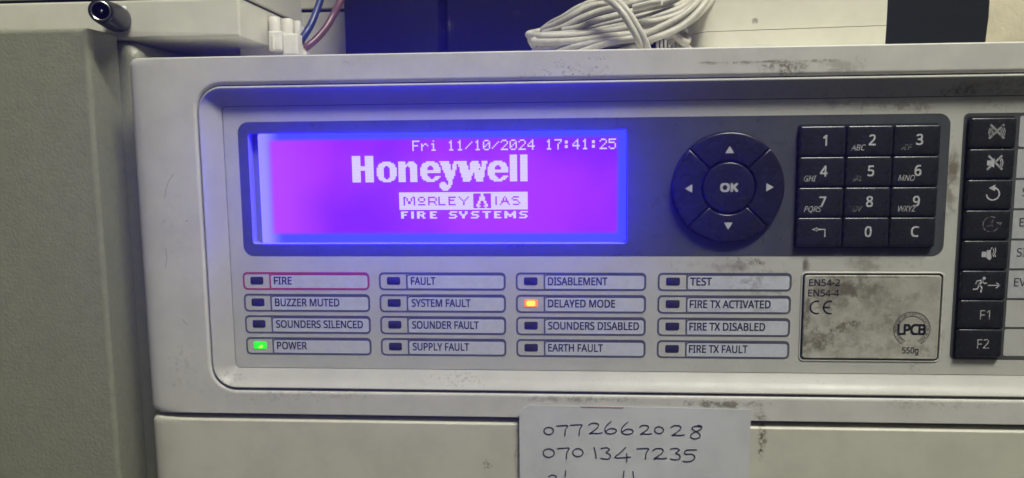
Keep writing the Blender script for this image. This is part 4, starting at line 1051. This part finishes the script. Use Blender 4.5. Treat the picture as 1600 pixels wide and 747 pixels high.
# thin sheet: second skin 0.15 mm behind
n0 = len(nv)
nv += [(x, y + 0.15, z) for x, y, z in nv]
nf += [(a + n0, d + n0, c + n0, b + n0) for a, b, c, d in nf]
edge = [i for i in range(NX + 1)] + [j * (NX + 1) + NX for j in range(1, NZ + 1)] + [NZ * (NX + 1) + i for i in range(NX - 1, -1, -1)] + [j * (NX + 1) for j in range(NZ - 1, 0, -1)]
for k in range(len(edge)):
    a, b = edge[k], edge[(k + 1) % len(edge)]
    nf.append((a, b, b + n0, a + n0))
link('sheet', mesh_of('sheet', nv, nf, 40), M['paper'], note)


def note_y(x, z):
    u = (x - x0) / (x1 - x0)
    v = min(max((z1 - z) / (z1 - z0), 0), 1)
    return -5.45 - 0.8 * math.exp(-((u * 3.6) ** 2)) - 0.35 * v * (1 + math.sin(u * 5)) - 0.12 * math.sin(u * 9 + v * 5) - 0.16


DIG = {'0': [arc(1, 100, 465, 16)], '7': [[(-.9, .85), (.1, .95), (.8, .9), (.45, .1), (.35, -1.1)]],
       '2': [[(-.9, .6), (-.4, 1.0), (.4, .95), (.55, .4), (0, -.3), (-.75, -.95), (-.2, -.85), (.5, -.9), (1.1, -.75)]],
       '6': [[(.1, 1.3), (-.5, .6), (-.8, -.1), (-.6, -.8), (0, -1.0), (.7, -.75), (.85, -.3), (.4, 0), (-.2, -.1), (-.6, -.5)]],
       '8': [[(.7, .9), (0, 1.0), (-.5, .6), (-.1, .15), (.5, -.3), (.6, -.9), (0, -1.25), (-.6, -1.0), (-.5, -.4), (.2, .1), (.75, .5), (.8, 1.0), (.3, 1.15)]],
       '1': [[(-.15, 1.0), (.05, 0), (.15, -1.1)]], '3': [[(-.7, .9), (.1, 1.05), (.5, .7), (0, .2), (.5, -.1), (.6, -.7), (.1, -1.0), (-.7, -.85)]],
       '4': [[(.35, 1.1), (-.3, .2), (-1.0, -.55), (-.2, -.6), (1.0, -.45)], [(.5, .1), (.55, -.5), (.5, -1.3)]],
       '5': [[(.9, .9), (-.5, .8), (-.6, .1), (.3, .15), (.7, -.4), (.4, -1.0), (-.3, -1.25), (-.9, -1.15)]],
       's': [[(-.8, .6), (-.2, 1.0), (.5, .8), (.6, .3)]], 'h': [[(0, 1.2), (-.1, 0)]], 'l': [[(0, 1.1), (.1, -.2)]]}


def handwriting(items, sz):
    paths = []
    for ch, px, py, s in items:
        c = at(px, py, -6)
        for p in DIG[ch]:
            # smooth the stroke a little
            q = []
            for i in range(len(p) - 1):
                a, b, c2, d = (Vector(p[max(i - 1, 0)]), Vector(p[i]), Vector(p[i + 1]), Vector(p[min(i + 2, len(p) - 1)]))
                for k in range(4):
                    t = k / 4
                    q.append(0.5 * ((2 * b) + (c2 - a) * t + (2 * a - 5 * b + 4 * c2 - d) * t * t + (3 * b - a - 3 * c2 + d) * t ** 3))
            q.append(Vector(p[-1]))
            paths.append([(c[0] + v.x * s * 1.25, c[2] + v.y * s) for v in q])
    me = strip('handwriting', paths, 0.38, 0)
    for v in me.vertices:
        v.co.y = note_y(v.co.x / MM, v.co.z / MM) * MM
    return me


S = 780
row1 = [('0', 857.5, 672.5, 1.35), ('7', 879, 672, 1.9), ('7', 901, 671.5, 2.0), ('2', 929, 670, 2.0), ('6', 954, 670, 2.0), ('6', 980, 671, 2.0),
        ('2', 1008, 672.5, 1.7), ('0', 1030, 672.5, 1.25), ('2', 1058, 673.5, 1.9), ('8', 1087, 675, 2.1)]
row2 = [('0', 857.5, 707, 1.6), ('7', 881, 707.5, 2.0), ('0', 903, 707, 1.5), ('1', 930, 707.5, 2.0), ('3', 947, 709, 2.1), ('4', 973, 710, 2.3),
        ('7', 1005, 709, 2.0), ('2', 1030, 709.5, 2.0), ('3', 1056, 710, 2.1), ('5', 1078, 711, 2.1)]
link('handwriting', handwriting(row1, 1), M['pen'], note)
link('handwriting', handwriting(row2, 1), M['pen'], note)
link('handwriting', handwriting([('s', 864, 748, 1.6), ('h', 884, 745, 2.0), ('h', 975, 746, 2.0), ('l', 989, 746, 2.0), ('s', 905, 756, 1.8), ('5', 1012, 757, 2.2)], 1), M['pen'], note)
pts = [(6 + i * 1.4, -92.32 - 0.0091 * (6 + i * 1.4) - 0.05) for i in range(12)]
me = strip('red_mark', [pts], 0.28, 0)
for v in me.vertices:
    v.co.y = note_y(v.co.x / MM, v.co.z / MM) * MM
link('red_mark', me, M['redcrayon'], note)

# ================================================================== GREY CABINET AT THE LEFT
cab = thing('metal_cabinet', 'grey cabinet with rough textured paint at the left of the panel', 'cabinet', (-300, 40, -260))
link('cabinet_door', box('cabinet_door', -460, -169.6, -5, 13.5, -255, 44.6, 0.5, 1.9, 6), M['cabinet'], cab)
link('cabinet_body', box('cabinet_body', -455, -161.8, 15.2, 140, -260, 43.2, 7.5, 6.5, 8), M['cabinet'], cab)
link('door_seal', box('door_seal', -450, -171.5, 12, 16, -250, 42.0, 1, 0.3), M['rubber'], cab)

# ================================================================== WHITE BOX ABOVE THE CABINET
wb = thing('junction_box', 'white painted steel box above the grey cabinet behind the black socket', 'box', (-240, 60, 43.5))
link('box_body', box('box_body', -420, -122.3, 16, 84, 43.4, 58.0, 0.5, 1.2, 4), M['whitebox'], wb)
link('box_lid', box('box_lid', -421, -121.6, 15.4, 84, 58.9, 180, 0.5, 1.2, 4), M['whitebox'], wb)
link('lid_seam', box('lid_seam', -419, -123.2, 17.2, 83, 57.5, 59.5, 0.5, 0.3), M['well'], wb)

# black barrel socket
p0 = Vector(at(157, 17, -8))
p1 = Vector(at(186, 31, 16))
ln = (p1 - p0).length
sk = thing('power_socket', 'black barrel power socket with silver ring lying on the grey cabinet top', 'socket', tuple(p1))
R = 4.1
link('sleeve', lathe('sleeve', [(0.6, R * .80), (0.2, R * .88), (0.0, R * .93), (0.3, R * 1.0), (1.2, R * 1.04), (6, R * 1.10), (ln * .55, R * 1.20), (ln * .88, R * 1.22), (ln * .96, R * 1.12), (ln, R * .8), (ln, 0)], p0, p1), M['rubber'], sk)
link('contact_ring', lathe('contact_ring', [(0.9, R * .66), (0.0, R * .70), (-0.15, R * .76), (0.0, R * .84), (0.9, R * .86)], p0, p1), M['nickel'], sk)
link('socket_bore', lathe('socket_bore', [(0.0, R * .68), (5.0, R * .62), (5.0, 0)], p0, p1), M['well'], sk)
link('centre_pin', lathe('centre_pin', [(5.0, .75), (1.6, .72), (1.1, .5), (0.9, 0)], p0, p1), M['nickel'], sk)

# paint or glue fleck at the socket's rear
fl = lathe('fleck', [(0, 0), (.1, .9), (.5, 1.1), (.9, .6), (1.0, 0)], at(193, 12, 13), at(196, 18, 16), 10)
link('glue_fleck', fl, M['nylon'], sk)

# ================================================================== TERMINAL BLOCK AND WIRES
tb = thing('terminal_block', 'white nylon terminal block with barrel shaped ways beside the white box', 'terminal block', at(442, 86, 42))
for (xa, xb, ya, yb, dpt) in ((420, 437, 27, 50, 44), (440, 458, 30, 53, 45), (459, 470, 33, 56, 46)):
    a, b = at((xa + xb) / 2, ya, dpt), at((xa + xb) / 2 + 1, yb, dpt)
    r = (at(xb, ya, dpt)[0] - at(xa, ya, dpt)[0]) / 2
    h = (Vector(a) - Vector(b)).length
    link('terminal_barrel', lathe('terminal_barrel', [(0.6, r * .5), (0.0, r * .6), (0, r * .92), (.3, r * 1.0), (h, r * 1.0), (h + 1, r * .95)], a, b, 20), M['nylon'], tb)
for (xa, xb, ya, yb, dpt) in ((418, 439, 46, 77, 36), (440, 464, 50, 84, 37)):
    ps = [at(xa, ya, dpt), at(xb, ya + 4, dpt), at(xb + 1, yb + 4, dpt), at(xa + 2, yb, dpt)]
    vs = [tuple(p) for p in ps]
    loops = []
    x_0, x_1 = vs[0][0], vs[1][0]
    z_1, z_0 = (vs[0][2] + vs[1][2]) / 2, (vs[2][2] + vs[3][2]) / 2
    link('terminal_cover', box('terminal_cover', x_0, x_1, dpt, dpt + 9, z_0, z_1, 0.5, 0.9, 4), M['nylon'], tb)
me = tube('t', [at(417, 68, 40), at(422, 60, 36), at(432, 78, 36)], 0.4)
link('moulding_rib', box('moulding_rib', at(424, 60, 35)[0], at(427, 60, 35)[0], 35.2, 37, at(424, 78, 35)[2], at(424, 55, 35)[2], .2, .3), M['nylon'], tb)
link('block_base', box('block_base', at(376, 60, 50)[0], at(470, 60, 50)[0], 48, 60, at(440, 92, 50)[2], at(440, 40, 50)[2], 1, .8), M['nylon'], tb)

bwire = thing('blue_wire', 'blue insulated wire rising from the white terminal block', 'wire', at(467, 84, 44))
link('insulation', tube('insulation', [at(466, 73, 43), at(470, 64, 44), at(479, 50, 46), at(487, 36, 49), at(495, 16, 52), at(503, -8, 55), at(512, -40, 60)], 1.55), M['bluewire'], bwire)
link('wire_ferrule', tube('wire_ferrule', [at(467, 90, 43), at(467, 81, 43), at(467.5, 73, 43)], 1.3), M['nylon'], bwire)
rwire = thing('brown_wire', 'brown insulated wire curving up in front of the dark box', 'wire', at(478, 86, 46))
link('insulation', tube('insulation', [at(476, 76, 45), at(484, 70, 46), at(497, 58, 49), at(510, 42, 52), at(520, 25, 55), at(530, 6, 57), at(540, -20, 60), at(548, -45, 62)], 1.55), M['brownwire'], rwire)
link('wire_ferrule', tube('wire_ferrule', [at(476, 90, 45), at(476, 82, 45), at(476.5, 76, 45)], 1.0), M['nylon'], rwire)

# ================================================================== BACKGROUND BOXES
tr = thing('cable_trunking', 'cream wall trunking with a dark lid joint behind the blue and brown wires', 'trunking', (-110, 148, 40))
link('trunking_body', box('trunking_body', -150, -100, 118, 149, 30, at(500, 19, 118)[2], 0.5, .6), M['whitebox'], tr)
link('trunking_lid', box('trunking_lid', -150, -100, 117, 149, at(500, 14.5, 118)[2], 150, 0.5, .6), M['casebox'], tr)
link('trunking_joint', box('trunking_joint', -149, -101, 119.5, 149, at(500, 21, 118)[2], at(500, 13, 118)[2], 0.5, .3), M['well'], tr)

b1x0, b1x1 = at(538, 60, 85)[0], at(686, 60, 85)[0]
b2x0, b2x1 = at(697, 60, 85)[0], at(1100, 60, 85)[0]
db = thing('battery_box', 'dark scuffed plastic box beside the brown wire, left of the two dark boxes', 'box', ((b1x0 + b1x1) / 2, 110, 34), 'dark plastic boxes behind the panel')
link('box_body', box('box_body', b1x0, b1x1, 85, 145, 0, 150, 1.5, 1.8, 4), M['dark'], db)
db2 = thing('battery_box', 'dark plastic box directly behind the white cable coil', 'box', ((b2x0 + b2x1) / 2, 110, 34), 'dark plastic boxes behind the panel')
link('box_body', box('box_body', b2x0, b2x1, 85, 145, 0, 150, 1.5, 1.8, 4), M['dark'], db2)
link('box_rib', box('box_rib', b1x1 - 0.5, b2x0 + 0.5, 90, 140, 2, 148, .5, .5), M['dark'], db2)

wc = thing('white_case', 'cream plastic case with a fine lid joint standing on the panel top', 'case', (84, 50, 34))
wx0, wx1 = at(1086, 50, 20)[0], at(1394, 50, 20)[0]
zj = 43.4
lo = []
for y_, ins in ((95, 0), (32, 0), (26, .4), (22.5, 2.0), (20.8, 4.5), (20.2, 7.5), (20, 11)):
    lo.append(([(wx0 + ins, 34.2), (wx1 - min(ins, 2.6) * .9, 34.2), (wx1 - min(ins, 2.6) * .9 + .2, zj - .12), (wx0 + ins, zj - .12 - .9)], y_ if True else 0))
link('case_base', loft('case_base', lo, cap_first=True, sharp=45), M['casebox'], wc)
lo = []
for y_, ins in ((95, 0), (32, 0), (26, .4), (22.5, 2.0), (20.8, 4.5), (20.2, 7.5), (20, 11)):
    lo.append(([(wx0 + ins, zj + .06 - .9), (wx1 - min(ins, 2.6) * .9 + .2, zj + .06), (wx1 - min(ins, 2.6) * .9 + .4, 130), (wx0 + ins, 130)], y_))
link('case_lid', loft('case_lid', lo, cap_first=True, sharp=45), M['casebox'], wc)

bx0, bx1 = at(1380, 40, 60)[0], at(1546, 40, 60)[0]
bb = thing('black_box', 'plain black box standing between the cream case and the cream wall', 'box', ((bx0 + bx1) / 2, 90, 34))
link('box_body', loft('box_body', [([(bx0, 34.1), (bx1 - 1.2, 34.1), (bx1, 52), (bx1 - .2, 140), (bx0, 140)], 125), ([(bx0, 34.1), (bx1 - 1.2, 34.1), (bx1, 52), (bx1 - .2, 140), (bx0, 140)], 61),
                                  ([(bx0 + 1, 35), (bx1 - 2.0, 35), (bx1 - .8, 52), (bx1 - 1, 139), (bx0 + 1, 139)], 60)], cap_first=True), M['charcoal'], bb)

# ================================================================== COIL OF WHITE CABLE ON THE PANEL
coil = thing('cable_coil', 'hank of white cable lying in loose loops on top of the panel', 'cable', (25, 30, 34))
RC = 1.28
strands = [
    # pixel x, pixel y, depth
    [(833, 71, 30), (829, 62, 20), (832, 56, 14), (852, 57, 10), (900, 55, 8), (950, 49, 8), (1000, 38, 8), (1045, 28, 9), (1075, 14, 12), (1092, -2, 18), (1100, -20, 26)],
    [(862, 45, 40), (838, 50, 30), (826, 53, 22), (829, 56, 17), (850, 55, 14), (900, 51.5, 13), (950, 43, 13), (1010, 30, 14), (1055, 16, 16), (1080, 0, 22), (1090, -20, 30)],
    [(838, 62, 12), (834, 65, 10), (850, 66, 8), (900, 64, 6), (950, 57, 6), (1000, 52, 6), (1040, 44, 7), (1075, 28, 10), (1098, 6, 16), (1108, -14, 24)],
    [(835, 78, 20), (860, 73, 10), (890, 69, 8), (930, 65, 7), (985, 57, 6), (1020, 52, 6), (1055, 39, 8), (1085, 20, 12), (1105, 0, 20), (1114, -20, 26)],
    [(848, 47, 30), (868, 39, 24), (890, 27, 20), (912, 14, 20), (935, 7, 20), (965, 5, 20), (1000, -6, 20)],
    [(850, 52, 24), (880, 43, 18), (905, 30, 16), (930, 20, 16), (960, 12, 15), (1000, 2, 15), (1040, -10, 16)],
    [(846, 48, 34), (862, 36, 32), (880, 27, 28), (900, 14, 26), (922, 4, 26), (940, -6, 28)],
    [(880, 48, 16), (905, 43, 13), (930, 33, 12), (960, 25, 12), (1000, 15, 12), (1030, 6, 13), (1060, -8, 15)],
    [(895, 50, 20), (930, 42, 17), (965, 33, 16), (1000, 25, 16), (1035, 18, 17), (1065, 5, 20), (1078, -8, 24)],
    [(870, 82, 8), (900, 72, 6), (940, 66, 5), (985, 62, 5), (1030, 56, 6), (1060, 44, 7), (1090, 24, 10), (1112, 0, 16), (1120, -16, 20)],
    [(900, 84, 4), (935, 72, 3), (965, 64, 3), (1000, 57, 4), (1030, 43, 5), (1060, 28, 7), (1083, 10, 10), (1098, -10, 16)],
    [(850, 80, 14), (875, 76, 11), (905, 72, 10), (950, 69, 9), (990, 68, 9), (1020, 64, 9)],
    [(960, 84, 8), (990, 72, 6), (1020, 61, 4), (1050, 49, 5), (1072, 36, 7), (1094, 14, 10), (1108, -8, 14)],
    [(1040, 58, 12), (1052, 54, 10), (1063, 62, 10), (1072, 66, 12), (1074, 60, 16), (1066, 54, 20)],
    [(1046, 66, 14), (1056, 60, 12), (1068, 68, 12), (1076, 76, 16)],
    [(1052, 44, 20), (1062, 44, 18), (1070, 48, 18), (1066, 54, 22)],
    [(895, 46, 34), (930, 38, 32), (975, 30, 30), (1020, 12, 30), (1050, 2, 30), (1080, -12, 30)],
    [(920, 60, 26), (950, 54, 24), (990, 48, 24), (1030, 36, 24), (1060, 22, 26), (1085, 4, 30)],
]
for s in strands:
    pts = [at(a, b, c + 3.5) for a, b, c in s]
    link('cable_loop', tube('cable_loop', pts, RC * random.uniform(0.93, 1.05), 10, 7), M['cable'], coil)
for dx, dd in ((0, 0), (11, .4)):
    s = [(925 + dx, -12, 8), (946 + dx, -3, 2), (962 + dx * .95, 9, -1), (975 + dx * .9, 24, -2.5), (986 + dx * .9, 42, -3), (995 + dx * .9, 58, -2.6), (1001 + dx * .9, 72, -1), (1006 + dx * .9, 86, 4)]
    link('tie_loop', tube('tie_loop', [at(a, b, c + 2.2 + dd) for a, b, c in s], RC * 0.95, 12, 7), M['cable'], coil)
# clipped cable end and the ribbed gland under the hank
link('cable_end', tube('cable_end', [at(990, 12, 10), at(1015, 6, 7), at(1034, 3.4, 5)], RC * .9), M['nylon'], coil)
for i in range(6):
    x = 1027 + 6.2 * i
    link('cable_stub', tube('cable_stub', [at(x, 80, 24), at(x, 56 + i * .5, 24)], 0.62, 8, 2), M['cable'], coil)

# ================================================================== HAZE: added scattering volume that imitates lens bloom round the display
hz = box('bloom_haze', -640, 720, -330, 190, -440, 520, 0.5, 0.3, 1)
hm = bpy.data.materials.new('bloom_volume')
hm.use_nodes = True
nt = hm.node_tree
nt.nodes.remove(nt.nodes['Principled BSDF'])
pv = nt.nodes.new('ShaderNodeVolumePrincipled')
pv.inputs['Color'].default_value = (0.9, 0.9, 0.92, 1)
pv.inputs['Density'].default_value = 0.45
pv.inputs['Anisotropy'].default_value = 0.89
nt.links.new(pv.outputs[0], nt.nodes['Material Output'].inputs['Volume'])
ho = link('bloom_haze', hz, hm, kind='stuff')
